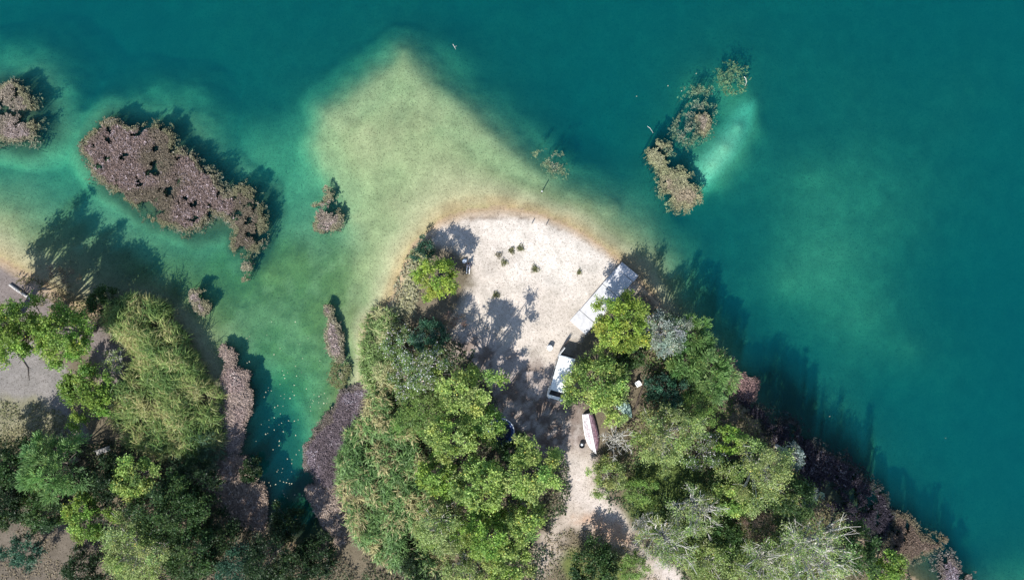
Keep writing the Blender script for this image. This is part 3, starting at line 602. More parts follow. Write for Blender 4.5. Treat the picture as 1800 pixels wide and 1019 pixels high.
# ------------------------------------------------------------------ trees and shrubs (crown position in plan, radius, height)
T = [
 # right bank
 ('poplar_tree', 'bushy yellow green tree overhanging the concrete jetty', 'tree', 1092, 568, 54, 6.5, 'yellow'),
 ('willow_tree', 'silvery grey tree with bare white twigs beside the jetty tree', 'tree', 1166, 584, 44, 5.5, 'silver'),
 ('willow_tree', 'feathery green willow at the shore right of the silvery tree', 'tree', 1216, 592, 40, 3, 'willow'),
 ('willow_tree', 'long leaved light green willow beside the pinkish reed fringe', 'tree', 1248, 655, 46, 3.2, 'willow'),
 ('willow_tree', 'small feathery willow inland of the long leaved willow', 'tree', 1205, 640, 38, 3, 'willow'),
 ('poplar_tree', 'dense mid green tree covering the side of the white van', 'tree', 1046, 668, 56, 5.5, 'poplar'),
 ('poplar_tree', 'low leafy tree over the stern of the green boat', 'tree', 1072, 700, 36, 4, 'olive'),
 ('juniper_shrub', 'blue green rounded shrub near the white garden chair', 'shrub', 1168, 688, 34, 3.2, 'blue'),
 ('hazel_shrub', 'smooth bright green shrub right of the blue green shrub', 'shrub', 1225, 715, 36, 2.8, 'fine'),
 ('poplar_tree', 'pale olive tree with bare twigs below the blue green shrub', 'tree', 1165, 765, 58, 6.5, 'olive'),
 ('dead_tree', 'leafless grey dead tree beside the bow of the white boat', 'tree', 1084, 770, 32, 4.0, 'bare'),
 ('hazel_shrub', 'low light green bush overlapping the bow of the white boat', 'shrub', 1068, 832, 36, 2.2, 'olive'),
 ('poplar_shrub', 'small vivid green shrub at the shaded reed fringe', 'shrub', 1285, 770, 26, 5, 'lime'),
 ('dark_shrub', 'dark green thicket between olive tree and vivid shrub', 'shrub', 1240, 790, 40, 3.0, 'white'),
 ('poplar_tree', 'broad olive green tree with white branches near the right bank', 'tree', 1338, 830, 62, 9.0, 'olive'),
 ('silver_shrub', 'silvery leaved shrub leaning out over the shaded reed fringe', 'shrub', 1392, 800, 24, 7.0, 'silver'),
 ('poplar_tree', 'vivid dark green tree below the leaning silvery shrub', 'tree', 1390, 870, 42, 9, 'dark'),
 ('silver_shrub', 'small silvery shrub beside the vivid dark green tree', 'shrub', 1422, 868, 19, 3.5, 'silver'),
 ('thorn_shrub', 'brown leafless thorn shrub between the right hand trees', 'shrub', 1328, 920, 36, 2.6, 'thorn'),
 ('birch_tree', 'sparse tree with fan of white branches right of the track', 'tree', 1222, 895, 46, 6.5, 'sparse'),
 ('birch_tree', 'thin white branched tree leaning over the sandy track', 'tree', 1170, 945, 50, 5.5, 'sparse'),
 ('birch_tree', 'small star shaped bare birch beside the track', 'tree', 1128, 915, 24, 3.2, 'bare'),
 ('birch_tree', 'large white branched tree at the bottom edge near the right corner', 'tree', 1432, 968, 70, 11, 'sparse'),
 ('birch_tree', 'sparse olive tree between the brown thorn shrub and bottom edge', 'tree', 1345, 982, 52, 6.0, 'sparse'),
 ('poplar_tree', 'green tree at the bottom edge below the leaning birch', 'tree', 1250, 990, 46, 4.0, 'olive'),
 ('poplar_tree', 'dark green tree beside the shaded fringe at lower right', 'tree', 1495, 965, 44, 9, 'dark'),
 ('poplar_shrub', 'yellow green bush at the bottom edge by the rusty water plants', 'shrub', 1560, 998, 32, 3.5, 'lime'),
 ('hazel_shrub', 'dark round bush at the bottom edge beside the track fork', 'shrub', 1048, 992, 46, 4.0, 'dark'),
 ('hazel_shrub', 'small green bush in the fork of the track', 'shrub', 1112, 990, 26, 2.0, 'fine'),
 ('dark_shrub', 'dark shrub in the middle of the right hand wood', 'shrub', 1285, 835, 34, 3.0, 'dark'),
 ('dark_shrub', 'deep green shrub under the fan of white branches', 'shrub', 1265, 930, 34, 2.4, 'dark'),
 ('dark_shrub', 'low green shrub along the right side of the track', 'shrub', 1125, 862, 30, 2.2, 'fine'),
 ('poplar_tree', 'light green tree in the heart of the right hand wood', 'tree', 1290, 870, 38, 6.0, 'poplar'),
 ('dark_shrub', 'shaded shrub between van tree and jetty tree', 'shrub', 1106, 622, 28, 2.6, 'dark'),
 # left of the beach
 ('poplar_tree', 'bright yellow green tree alone at the edge of the beach', 'tree', 765, 486, 41, 5.5, 'yellow'),
 ('dark_shrub', 'small dark shrub at the waterside end of the beach tree', 'shrub', 748, 440, 22, 2.2, 'blue'),
 ('white_poplar', 'white speckled shrub near the narrow strip of water plants', 'shrub', 706, 606, 36, 3.0, 'white'),
 ('white_poplar', 'white speckled shrub directly below the first speckled one', 'shrub', 718, 664, 36, 3.2, 'white'),
 ('dark_shrub', 'dark green shrub at the shaded side of the beach', 'shrub', 758, 590, 34, 5, 'blue'),
 ('white_poplar', 'grey green tree between dark shrub and the leafy wood', 'tree', 748, 645, 44, 8, 'white'),
 ('poplar_tree', 'light green tree overlooking the shaded yard', 'tree', 822, 680, 50, 10, 'poplar'),
 ('hazel_shrub', 'smooth green shrub between reed bed and the leafy wood', 'shrub', 742, 725, 46, 3.2, 'fine'),
 ('poplar_tree', 'leafy tree hanging over the blue trampoline', 'tree', 854, 745, 36, 8, 'poplar'),
 ('poplar_tree', 'bright leafy tree in the upper part of the central wood', 'tree', 792, 765, 44, 10, 'poplar'),
 ('poplar_tree', 'large crowned tree nearest the sandy track', 'tree', 930, 822, 56, 10.5, 'poplar'),
 ('poplar_tree', 'tall bright tree in the middle of the central wood', 'tree', 845, 845, 52, 11, 'poplar'),
 ('poplar_tree', 'leafy tree between reed bed and the tall bright tree', 'tree', 772, 835, 40, 8, 'lime'),
 ('poplar_tree', 'tree whose crown bulges toward the track below the largest one', 'tree', 918, 905, 43, 9, 'poplar'),
 ('poplar_tree', 'dull green tree at the lower edge of the reed bed', 'tree', 775, 920, 48, 8, 'olive'),
 ('poplar_tree', 'fresh green tree low in the middle of the central wood', 'tree', 850, 930, 50, 10, 'lime'),
 ('poplar_tree', 'tree cut by the bottom edge below the central wood', 'tree', 890, 985, 46, 7.0, 'poplar'),
 ('poplar_tree', 'olive tree cut by the bottom edge beside the reeds', 'tree', 812, 990, 46, 6.5, 'olive'),
 ('dark_shrub', 'shaded shrub at the bottom edge under the reed bed', 'shrub', 742, 992, 34, 3.0, 'deep'),
 ('dark_shrub', 'dark shrub in the shade at the yard corner', 'shrub', 905, 790, 30, 3.0, 'dark'),
 # left bank
 ('poplar_tree', 'vivid green tree next to the left reed bed', 'tree', 118, 585, 56, 8, 'lime'),
 ('poplar_tree', 'vivid green tree cut by the left edge of the picture', 'tree', 36, 582, 54, 10, 'lime'),
 ('poplar_tree', 'tall tree mostly cut off by the left edge near the grey log', 'tree', -46, 556, 58, 11, 'poplar'),
 ('poplar_shrub', 'yellow green bush at the edge of the pale clearing', 'shrub', 158, 688, 48, 4.0, 'lime'),
 ('hazel_shrub', 'young thin sapling between vivid tree and reed bed', 'shrub', 205, 635, 22, 2.5, 'sparse'),
 ('olive_shrub', 'dull brown green bush at the shaded left shoreline', 'shrub', 105, 495, 28, 2.0, 'thorn'),
 ('olive_shrub', 'dark bush at the shoreline above the left reed bed', 'shrub', 182, 528, 28, 2.4, 'dark'),
 ('willow_tree', 'fan shaped grey green willow in the lower left wood', 'tree', 100, 820, 56, 7.0, 'willow'),
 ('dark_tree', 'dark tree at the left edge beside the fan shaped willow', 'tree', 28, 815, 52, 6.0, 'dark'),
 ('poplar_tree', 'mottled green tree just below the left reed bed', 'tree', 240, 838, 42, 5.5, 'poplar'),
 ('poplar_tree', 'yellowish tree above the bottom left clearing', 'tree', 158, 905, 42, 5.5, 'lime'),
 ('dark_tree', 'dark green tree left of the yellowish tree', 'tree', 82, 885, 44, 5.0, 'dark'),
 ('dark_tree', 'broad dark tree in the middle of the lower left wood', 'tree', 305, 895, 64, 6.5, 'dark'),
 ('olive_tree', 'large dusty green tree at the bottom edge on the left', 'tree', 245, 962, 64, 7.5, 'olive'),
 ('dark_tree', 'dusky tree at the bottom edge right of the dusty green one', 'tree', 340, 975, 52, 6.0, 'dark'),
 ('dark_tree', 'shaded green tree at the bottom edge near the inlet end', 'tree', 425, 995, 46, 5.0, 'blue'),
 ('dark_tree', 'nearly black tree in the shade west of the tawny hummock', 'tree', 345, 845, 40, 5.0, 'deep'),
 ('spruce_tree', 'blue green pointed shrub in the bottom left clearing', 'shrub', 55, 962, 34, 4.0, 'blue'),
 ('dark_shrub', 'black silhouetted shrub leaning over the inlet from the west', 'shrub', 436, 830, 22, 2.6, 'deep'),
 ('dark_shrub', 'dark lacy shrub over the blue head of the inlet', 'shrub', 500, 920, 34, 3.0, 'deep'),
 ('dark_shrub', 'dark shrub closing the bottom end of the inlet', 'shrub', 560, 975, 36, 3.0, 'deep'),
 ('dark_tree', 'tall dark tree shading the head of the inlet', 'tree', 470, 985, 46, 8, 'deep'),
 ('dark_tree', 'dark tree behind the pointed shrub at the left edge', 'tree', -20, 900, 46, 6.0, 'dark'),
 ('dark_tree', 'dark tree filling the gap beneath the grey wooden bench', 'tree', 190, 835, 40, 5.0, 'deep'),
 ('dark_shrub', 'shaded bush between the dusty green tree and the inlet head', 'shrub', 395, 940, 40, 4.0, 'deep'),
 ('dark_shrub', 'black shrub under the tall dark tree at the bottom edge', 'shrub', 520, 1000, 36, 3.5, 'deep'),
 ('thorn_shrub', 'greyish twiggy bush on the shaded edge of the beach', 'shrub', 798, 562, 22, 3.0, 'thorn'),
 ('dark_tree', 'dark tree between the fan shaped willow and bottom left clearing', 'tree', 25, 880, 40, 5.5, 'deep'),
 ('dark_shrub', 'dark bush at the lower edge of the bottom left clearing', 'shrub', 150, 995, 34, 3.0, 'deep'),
]
for i, (nm, lb, ct, px, py, rp, h, st) in enumerate(T):
    tree(nm, lb, ct, px, py, rp, h, st, 1000 + i * 7)

# ------------------------------------------------------------------ made objects
M_WHITE = plain('white_paint', (.80, .81, .80), .35, var=.05, scale=2.5, spec=.5)
M_GLASS = plain('dark_glass', (.02, .025, .03), .08, var=.1, spec=.8)
M_RUBBER = plain('rubber', (.025, .025, .027), .8)
M_STEEL = plain('galvanised_steel', (.5, .51, .52), .4, .8, var=.15)
M_BLACKP = plain('black_plastic', (.03, .03, .033), .5)
M_CONC = plain('concrete', (.44, .435, .44), .9, var=.14, scale=2.2, bump=.3, spec=.15)
M_CONCD = plain('wet_concrete', (.26, .25, .23), .9, var=.2, scale=3)
M_HULLW = plain('worn_white_hull', (.60, .58, .58), .6, scale=6.5, rgb2=(.22, .18, .20))
M_HULLM_SHADE = plain('worn_maroon_shaded_hull', (.25, .17, .20), .6, scale=4.5, rgb2=(.07, .03, .045))  # maroon wear plus the hull's shaded half put into the colour
M_MAROON = plain('maroon_paint', (.26, .12, .135), .6, var=.35, scale=5)
M_HULLG = plain('pale_green_hull', (.30, .42, .36), .55, var=.25, scale=4)
M_HULLGD = plain('green_rubbing_strip', (.12, .20, .17), .6, var=.2)
M_BLUE = plain('dark_blue_cloth', (.010, .016, .05), .7, var=.3, scale=3)
M_RIM = plain('pale_rim', (.62, .66, .72), .5, var=.1)
M_GREYWOOD = plain('weathered_wood', (.36, .34, .32), .9, var=.35, scale=7, bump=.3)
M_BARREL = plain('pale_blue_plastic', (.62, .68, .76), .45, var=.08, scale=5)
M_SKIN = plain('skin', (.52, .33, .24), .55, var=.06)
M_SHIRT = plain('dark_shirt', (.03, .028, .05), .85, var=.2, scale=20)
M_TROUSER = plain('white_trousers', (.70, .72, .76), .85, var=.08, scale=20)
M_HAIR = plain('dark_hair', (.03, .02, .015), .7, var=.3, scale=30)
M_LAMP = plain('headlamp', (.7, .72, .72), .12, spec=.7)
M_ORANGE = plain('amber_lens', (.6, .2, .03), .3)

class MB:
    def __init__(s): s.bm = bmesh.new()
    def box(s, c, size, rot=None, bevel=0.0):
        r = bmesh.ops.create_cube(s.bm, size=1.0); vs_ = r['verts']
        bmesh.ops.scale(s.bm, vec=size, verts=vs_)
        if bevel:
            es = {e for v in vs_ for e in v.link_edges}
            rb = bmesh.ops.bevel(s.bm, geom=list(es), offset=bevel, segments=2, affect='EDGES', profile=.6); vs_ = list({v for f in rb['faces'] for v in f.verts} | {v for v in vs_ if v.is_valid})
        if rot is not None: bmesh.ops.rotate(s.bm, verts=vs_, cent=(0, 0, 0), matrix=rot)
        bmesh.ops.translate(s.bm, vec=c, verts=vs_); return s
    def cyl(s, a, b_, r0, r1=None, n=16, caps=True):
        a = Vector(a); b_ = Vector(b_); d = b_ - a
        r = bmesh.ops.create_cone(s.bm, cap_ends=caps, segments=n, radius1=r0, radius2=r0 if r1 is None else r1, depth=d.length)
        m = d.to_track_quat('Z', 'Y').to_matrix().to_4x4(); m.translation = (a + b_) / 2
        bmesh.ops.transform(s.bm, matrix=m, verts=r['verts']); return s
    def loft(s, rings, close=True, caps=True):
        vr = [[s.bm.verts.new(p) for p in r] for r in rings]; n = len(vr[0])
        for a, b_ in zip(vr[:-1], vr[1:]):
            for i in range(n if close else n - 1):
                j = (i + 1) % n
                try: s.bm.faces.new((a[i], a[j], b_[j], b_[i]))
                except ValueError: pass
        if caps:
            s.bm.faces.new(list(reversed(vr[0]))); s.bm.faces.new(vr[-1])
        return s
    def slab(s, quad_pts, th):
        """a plate: four (or more) top corners and a thickness along its normal"""
        p = [Vector(q) for q in quad_pts]; nrm = (p[1] - p[0]).cross(p[2] - p[0]).normalized()
        lo = [q - nrm * th for q in p]; return s.loft([lo, p])
    def torus(s, c, R_, r, n=32, m=8):
        V = [[s.bm.verts.new((c[0] + (R_ + r * math.cos(j / m * 6.2832)) * math.cos(i / n * 6.2832), c[1] + (R_ + r * math.cos(j / m * 6.2832)) * math.sin(i / n * 6.2832), c[2] + r * math.sin(j / m * 6.2832))) for j in range(m)] for i in range(n)]
        for i in range(n):
            for j in range(m): s.bm.faces.new((V[i][j], V[(i + 1) % n][j], V[(i + 1) % n][(j + 1) % m], V[i][(j + 1) % m]))
        return s
    def build(s, name, mat, parent=None, smooth_sh=False):
        bmesh.ops.recalc_face_normals(s.bm, faces=s.bm.faces)
        me_ = bpy.data.meshes.new(name); s.bm.to_mesh(me_); s.bm.free(); me_.materials.append(mat)
        if smooth_sh:
            for p in me_.polygons: p.use_smooth = True
        return link(name, me_, parent)
def gzf(x, y): return float(ground_z(x, y))

# --- concrete jetty: four slabs on piers, running off the beach into the water
A = np.array(W(1093, 459.5, .45)); B = np.array(W(1001, 564, .45)); Rv = np.array(W(1122, 484, .45)) - A
jd = (B - A) / np.linalg.norm(B - A); JL = np.linalg.norm(B - A); nrm = Rv / np.linalg.norm(Rv); JW = np.linalg.norm(Rv)
jet = empty('concrete_jetty', (A[0] + nrm[0] * JW / 2, A[1] + nrm[1] * JW / 2, 0), math.atan2(jd[1], jd[0]))
tag(jet, 'pale concrete slab jetty running from the beach into the water', 'jetty')
side = 1 if (Vector((jd[0], jd[1], 0)).cross(Vector((nrm[0], nrm[1], 0)))).z > 0 else -1
cuts = [0, 14.6 / 139, 52 / 139, 113 / 139, 1.0]
for i in range(4):
    x0 = cuts[i] * JL + .025; x1 = cuts[i + 1] * JL - .025
    o = MB().box((0, 0, 0), (x1 - x0, JW - .02 * i, .16), bevel=.018).build('slab', M_CONC, jet)
    o.location = ((x0 + x1) / 2, [.05, 0, .02, -.03][i], 0.56 - .08 + [-.02, .0, .01, -.01][i]); o.rotation_euler = ([.01, 0, -.006, .004][i], [.012, 0, .004, -.006][i], [.035, 0, .004, -.008][i])
for x in (.35, 2.4, 4.4):
    for y in (-.8, .8):
        wx = jet.location.x + jd[0] * x - jd[1] * y; wy = jet.location.y + jd[1] * x + jd[0] * y
        g = min(gzf(wx, wy), .1) - .3
        MB().cyl((x, y, g), (x, y, .39), .14, n=12).build('pier', M_CONCD, jet)

# --- white van, rear at the beach side, nose toward the yard
vx, vy = W(986, 664, 1.5); van = empty('parked_van', (vx, vy, gzf(vx, vy)), math.atan2(-.961, -.277))
tag(van, 'white van parked half under a tree with its rear door open', 'van')
def ring(x, hb, ht, zt, zb=.36):
    h1 = [( -hb * .94, zb), (-hb, zb + .18), (-hb, min(1.02, zt * .62)), (-ht - .03, zt - .16), (-ht + .04, zt - .05), (-ht + .2, zt), (0, zt + .025)]
    pts = h1 + [(-y, z) for (y, z) in reversed(h1[:-1])]
    return [(x, y, z) for (y, z) in pts]
st_ = [(-2.29, .86, .74, 1.84), (-2.20, .90, .80, 1.92), (-1.2, .92, .81, 1.95), (.5, .92, .81, 1.95), (1.15, .92, .79, 1.91), (1.30, .92, .78, 1.86), (1.88, .90, .78, 1.14), (2.08, .88, .78, 1.04), (2.24, .84, .74, .90), (2.29, .80, .70, .72)]
body = MB().loft([ring(*q) for q in st_]).build('body', M_WHITE, van)
MB().slab([(1.335, -.70, 1.845), (1.335, .70, 1.845), (1.885, .76, 1.175), (1.885, -.76, 1.175)][::1], .004).build('windscreen', M_GLASS, van).location = (.018, 0, .016)
for sgn in (-1, 1):
    for (xa, xb) in ((-2.0, -1.0), (-.92, .05), (.13, 1.02)):
        q = [(xa, sgn * .926, 1.12), (xb, sgn * .926, 1.12), (xb - .05, sgn * .868, 1.70), (xa + .04, sgn * .868, 1.70)]
        MB().slab(q, .008).build('side_window', M_GLASS, van)
    for xw in (-1.35, 1.35):
        t_ = MB().cyl((xw, sgn * .70, .33), (xw, sgn * .925, .33), .33, n=24).build('wheel', M_RUBBER, van)
        MB().cyl((xw, sgn * .86, .33), (xw, sgn * .94, .33), .19, n=18).build('rim', M_STEEL, t_)
    MB().cyl((2.24, sgn * .58, .78), (2.32, sgn * .58, .77), .10, n=16).build('headlight', M_LAMP, van)
    MB().box((1.18, sgn * 1.03, 1.22), (.10, .17, .22), bevel=.02).build('wing_mirror', M_BLACKP, van)
    MB().box((-2.30, sgn * .78, .85), (.03, .12, .32), bevel=.008).build('tail_light', M_ORANGE, van)
for k in range(7):
    MB().box((-.6, -.57 + k * .19, 1.965 if k not in (0, 6) else 1.955), (2.7, .035, .03), bevel=.008).build('roof_rib', M_WHITE, van)
MB().box((2.31, 0, .50), (.12, 1.72, .18), bevel=.03).build('bumper', M_BLACKP, van)
MB().box((-2.34, 0, .46), (.10, 1.70, .16), bevel=.03).build('bumper', M_BLACKP, van)
MB().box((-2.298, .02, 1.15), (.012, 1.35, 1.25)).build('dark_opening_panel', M_BLACKP, van)  # black plate standing for the unlit inside of the closed body
rd = MB().box((-.42, 0, 0), (.84, .05, 1.42), bevel=.02).build('rear_door', M_WHITE, van); rd.location = (-2.32, -.83, 1.16); rd.rotation_euler = (0, 0, math.radians(-22))
MB().box((-.42, -.032, .30), (.6, .012, .5)).build('door_window', M_GLASS, rd)

# --- narrow dark board on its edge behind the van
bx_, by_ = W(993.5, 604, .5); bd = empty('board', (bx_, by_, gzf(bx_, by_)), math.atan2(100, 77))
tag(bd, 'narrow dark board standing on its edge behind the white van', 'board')
rings = []
for i in range(13):
    t = i / 12 * 2 - 1; wv = (1 - abs(t) ** 2.4) * .34 + .012; thk = (1 - abs(t) ** 2) * .06 + .01
    rings.append([(t * .98, math.cos(a) * thk, .37 + math.sin(a) * wv) for a in np.arange(10) / 10 * 6.2832])
MB().loft(rings).build('deck', plain('dark_board', (.09, .065, .055), .5, var=.3), bd, True)
MB().slab([(-.82, .02, .22), (-.62, .02, .26), (-.70, .02, .02), (-.80, .02, .0)], .02).build('fin', M_BLACKP, bd)

# --- upturned boats
def hull(root, Ln, Wd, Hh, mat, planks, bowp=.30, sternw=.72, other=None):
    """planks: each strake is its own part, lapped over the next"""
    n = 22
    def half(t):                                    # t 0 stern .. 1 bow
        return Wd / 2 * (sternw + (1 - sternw) * math.sin(min(1, t / .5) * math.pi / 2)) * (1 if t < .5 else (max(0, 1 - ((t - .5) / .5) ** 2.3)))
    def prof(t, u):                                 # u 0 gunwale .. 1 keel
        w_ = half(t) + .012; hz = Hh * (1 - .28 * max(0, (t - .6) / .4) ** 2)
        return w_ * math.cos(u * math.pi / 2) ** .75, .05 + hz * math.sin(u * math.pi / 2) ** .9
    for sgn in (-1, 1):
        for k in range(planks):
            u0 = k / planks; u1 = (k + 1) / planks; m = MB(); rows = []
            for i in range(n + 1):
                t = i / n; y0, z0 = prof(t, u0 - (.02 if k else 0)); y1, z1 = prof(t, u1); x = (t - .5) * Ln
                rows.append([(x, sgn * (y0 + .018), z0 + .004), (x, sgn * (y1 + .004), z1), (x, sgn * max(0, y1 - .016), z1 - .018), (x, sgn * max(0, y0 - .004), z0 - .014)])
            m.loft(rows).build('plank', mat[0] if sgn < 0 or other is None else other, root)
    tr_ = [(-Ln / 2 + .01, *prof(0, u)) for u in np.linspace(0, 1, 7)]
    ringp = [(x, y, z) for x, y, z in tr_] + [(x, -y, z) for x, y, z in reversed(tr_[:-1])]
    MB().loft([[(x - .03, y, z) for x, y, z in ringp], [(x + .02, y, z) for x, y, z in ringp]]).build('transom', mat[0], root)
    kr = []
    for i in range(n + 1):
        t = i / n; _, z = prof(t, 1); x = (t - .5) * Ln; kr.append([(x, -.025, z - .03), (x, .025, z - .03), (x, .02, z + .05), (x, -.02, z + .05)])
    return kr, prof, n
b1x, b1y = W(1039.5, 760, .4); wb = empty('rowing_boat', (b1x, b1y, gzf(b1x, b1y)), math.atan2(-.978, .2))
tag(wb, 'upturned white boat with worn maroon paint and a darkened shade side next to the yard', 'boat')
kr, prof, n = hull(wb, 4.15, 1.32, .50, [M_HULLW], 5, other=M_HULLM_SHADE)  # darker hull copy on the side away from the sun
MB().loft(kr).build('keel', M_WHITE, wb)
for sgn in (-1, 1):
    g = []
    for i in range(n + 1):
        t = i / n; y, z = prof(t, 0); x = (t - .5) * 4.15; y += .03
        g.append([(x, sgn * (y - .02), z - .045), (x, sgn * (y + .03), z - .04), (x, sgn * (y + .03), z + .02), (x, sgn * (y - .02), z + .03)])
    MB().loft(g).build('gunwale', M_WHITE if sgn < 0 else M_BLACKP, wb)  # rail white on the sunlit side, black on the shaded side
    MB().loft([[(x, y + sgn * .38 * (1 - abs(x / 2.6) ** 2), z - .07 - .03 * abs(sgn)) for x, y, z in r] for r in kr[2:-6]]).build('bilge_runner', M_MAROON, wb)
b2x, b2y = W(1093, 709, .3); gb = empty('rowing_boat', (b2x, b2y, gzf(b2x, b2y)), math.atan2(-.81, .58))
tag(gb, 'pale green upturned boat poking out from under the trees', 'boat')
kr, prof, n = hull(gb, 3.3, 1.25, .40, [M_HULLG, M_HULLG], 5, sternw=.8)
MB().loft(kr).build('keel', M_HULLGD, gb)

# --- round trampoline under the trees
tx_, ty_ = W(880, 757, .75); tp = empty('trampoline', (tx_, ty_, gzf(tx_, ty_)), .3)
tag(tp, 'round dark blue trampoline with pale rim under the trees', 'trampoline')
MB().torus((0, 0, .72), 1.38, .04, 40, 8).build('rim', M_RIM, tp, True)
MB().cyl((0, 0, .70), (0, 0, .715), 1.10, n=40).build('mat', M_BLUE, tp)
m = MB(); vi = [[m.bm.verts.new((math.cos(a) * r, math.sin(a) * r, z)) for a in np.arange(40) / 40 * 6.2832] for r, z in ((1.09, .722), (1.12, .75), (1.33, .755), (1.35, .725))]
for a_, b_ in zip(vi[:-1], vi[1:]):
    for i in range(40): m.bm.faces.new((a_[i], a_[(i + 1) % 40], b_[(i + 1) % 40], b_[i]))
m.build('edge_pad', plain('blue_pad', (.02, .05, .16), .6, var=.25), tp, True)
for k in range(6):
    a = k / 6 * 6.2832 + .2; MB().cyl((math.cos(a) * 1.38, math.sin(a) * 1.38, -.05), (math.cos(a) * 1.38, math.sin(a) * 1.38, .70), .022, n=8).build('leg', M_STEEL, tp)
    if k % 2 == 0: MB().cyl((math.cos(a) * 1.45, math.sin(a) * 1.45, .1), (math.cos(a) * 1.45, math.sin(a) * 1.45, 2.0), .02, n=8).build('pole', M_RIM, tp)

# --- barrel and tub
x, y = W(966.5, 611, .8); br = empty('barrel', (x, y, gzf(x, y))); tag(br, 'pale blue white barrel standing on the sand near the van', 'barrel')
MB().loft([[(math.cos(a) * r, math.sin(a) * r, z) for a in np.arange(24) / 24 * 6.2832] for r, z in ((.25, -.04), (.28, .02), (.29, .20), (.27, .215), (.29, .23), (.29, .40), (.27, .415), (.29, .43), (.285, .57), (.26, .60))]).build('drum', M_BARREL, br)
MB().torus((0, 0, .605), .255, .018, 28, 6).build('rim', M_WHITE, br, True)
MB().cyl((.12, .06, .59), (.12, .06, .62), .035, n=10).build('bung', M_BLACKP, br)
x, y = W(1022, 780, .3); tb_ = empty('tub', (x, y, gzf(x, y))); tag(tb_, 'small black round tub beside the white boat', 'tub')
MB().loft([[(math.cos(a) * r, math.sin(a) * r, z) for a in np.arange(24) / 24 * 6.2832] for r, z in ((.22, 0), (.29, .36), (.26, .36), (.20, .12))]).build('wall', M_BLACKP, tb_)
MB().cyl((0, .02, .10), (0, .02, .20), .14, .10, n=14).build('contents', M_BARREL, tb_)
MB().torus((0, 0, .36), .285, .02, 28, 6).build('rim', M_RUBBER, tb_, True)

# --- white garden chair
x, y = W(1121, 674, .5); ch = empty('garden_chair', (x, y, gzf(x, y)), math.radians(-60)); tag(ch, 'white plastic garden chair on the bare ground under trees', 'chair')
MB().box((0, 0, .43), (.50, .48, .035), bevel=.012).build('seat', M_WHITE, ch)
o = MB().box((0, 0, .25), (.04, .46, .50), bevel=.015).build('backrest', M_WHITE, ch); o.location = (-.25, 0, .44); o.rotation_euler = (0, math.radians(-14), 0)
for sx in (-1, 1):
    for sy in (-1, 1): MB().cyl((sx * .25, sy * .25, 0), (sx * .21, sy * .21, .42), .022, .028, n=8).build('leg', M_WHITE, ch)
for sy in (-1, 1): MB().box((-.02, sy * .26, .66), (.46, .05, .03), bevel=.01).build('armrest', M_WHITE, ch); MB().cyl((.19, sy * .26, .43), (.19, sy * .26, .65), .02, n=8).build('arm_post', M_WHITE, ch)

# --- posts in and beside the water
for (px, py, h, lb, tip) in ((935, 393, .62, 'short dark post on the beach, west one of the pair', 0), (960, 395, .62, 'short dark post on the beach, east one of the pair', 0), (952, 338, 1.15, 'thin dark post with a white cap standing in the shallows', 1)):
    x, y = W(px, py, 0); g = gzf(x, y); r_ = empty('post', (x, y, g)); tag(r_, lb, 'post', 'posts at the waterline')
    MB().cyl((0, 0, -.2), (.02, .03, h), .055, .045, n=10).build('shaft', M_DARKWOOD, r_)
    MB().cyl((.02, .03, h), (.02, .03, h + (.10 if tip else .02)), .062 if tip else .03, .05 if tip else .02, n=10).build('cap', M_WHITE if tip else M_GREYWOOD, r_)

# --- bench, logs, floating branches
x, y = W(186, 790, .5); be = empty('wooden_bench', (x, y, gzf(x, y)), math.radians(20)); tag(be, 'grey wooden bench in deep shade below the left clearing', 'bench')
for k in range(4): MB().box((0, -.18 + k * .12, .45), (1.5, .10, .035), bevel=.006).build('seat_slat', M_GREYWOOD, be)
for k in range(2): MB().box((0, .24 + .03 * k, .62 + k * .16), (1.5, .03, .11), bevel=.006).build('back_slat', M_GREYWOOD, be)
for sx in (-1, 1):
    for sy in (-.16, .2): MB().box((sx * .6, sy, .21), (.07, .07, .44 if sy < 0 else .44), bevel=.006).build('leg', M_GREYWOOD, be)
    MB().box((sx * .6, .215, .64), (.05, .035, .42)).build('back_post', M_GREYWOOD, be)
def log(name, label, cat, pts, radii, mat, twigs=()):
    t = Tubes(8); P = []
    for (px, py, z) in pts:
        x, y = W(px, py, 0); P.append((x, y, (gzf(x, y) if gzf(x, y) > 0 else 0) + z))
    o0 = np.array(P[0]); t.add(np.array(P) - o0, radii)
    for tw in twigs:
        Q = []
        for (px, py, z) in tw:
            x, y = W(px, py, 0); Q.append(np.array((x, y, max(gzf(x, y), 0) + z)) - o0)
        t.add(Q, [radii[-1] * 1.0] + [radii[-1] * .5] * (len(Q) - 1))
    o = link(name, t.mesh(name, mat)); o.location = o0; return tag(o, label, cat)
log('fallen_log', 'pale grey log lying on the shaded left shore', 'log', [(20, 500, .14), (34, 510, .16), (50, 521, .13), (64, 530, .12)], [.13, .15, .13, .09], M_GREYWOOD, [[(50, 521, .15), (56, 518, .3)]])
log('fallen_log', 'thin dark leaning trunk beside the white garden chair', 'log', [(1113, 722, .10), (1120, 700, .25), (1128, 678, .5), (1138, 655, .9)], [.10, .09, .07, .05], M_DARKWOOD, [[(1128, 678, .5), (1136, 674, .9)]])
log('fallen_branch', 'dark crooked branch on the pale clearing at the left', 'branch', [(34, 620, .06), (44, 630, .09), (54, 645, .06), (57, 668, .05)], [.05, .045, .04, .02], M_DARKWOOD, [[(44, 630, .09), (36, 640, .1)], [(54, 645, .06), (62, 650, .12)]])
log('floating_branch', 'small pale forked stick afloat above the sand spit', 'branch', [(796, 78, .02), (799, 83, .03), (801, 87, .02)], [.02, .022, .012], M_PALEBARK, [[(799, 83, .03), (803, 81, .04)]])
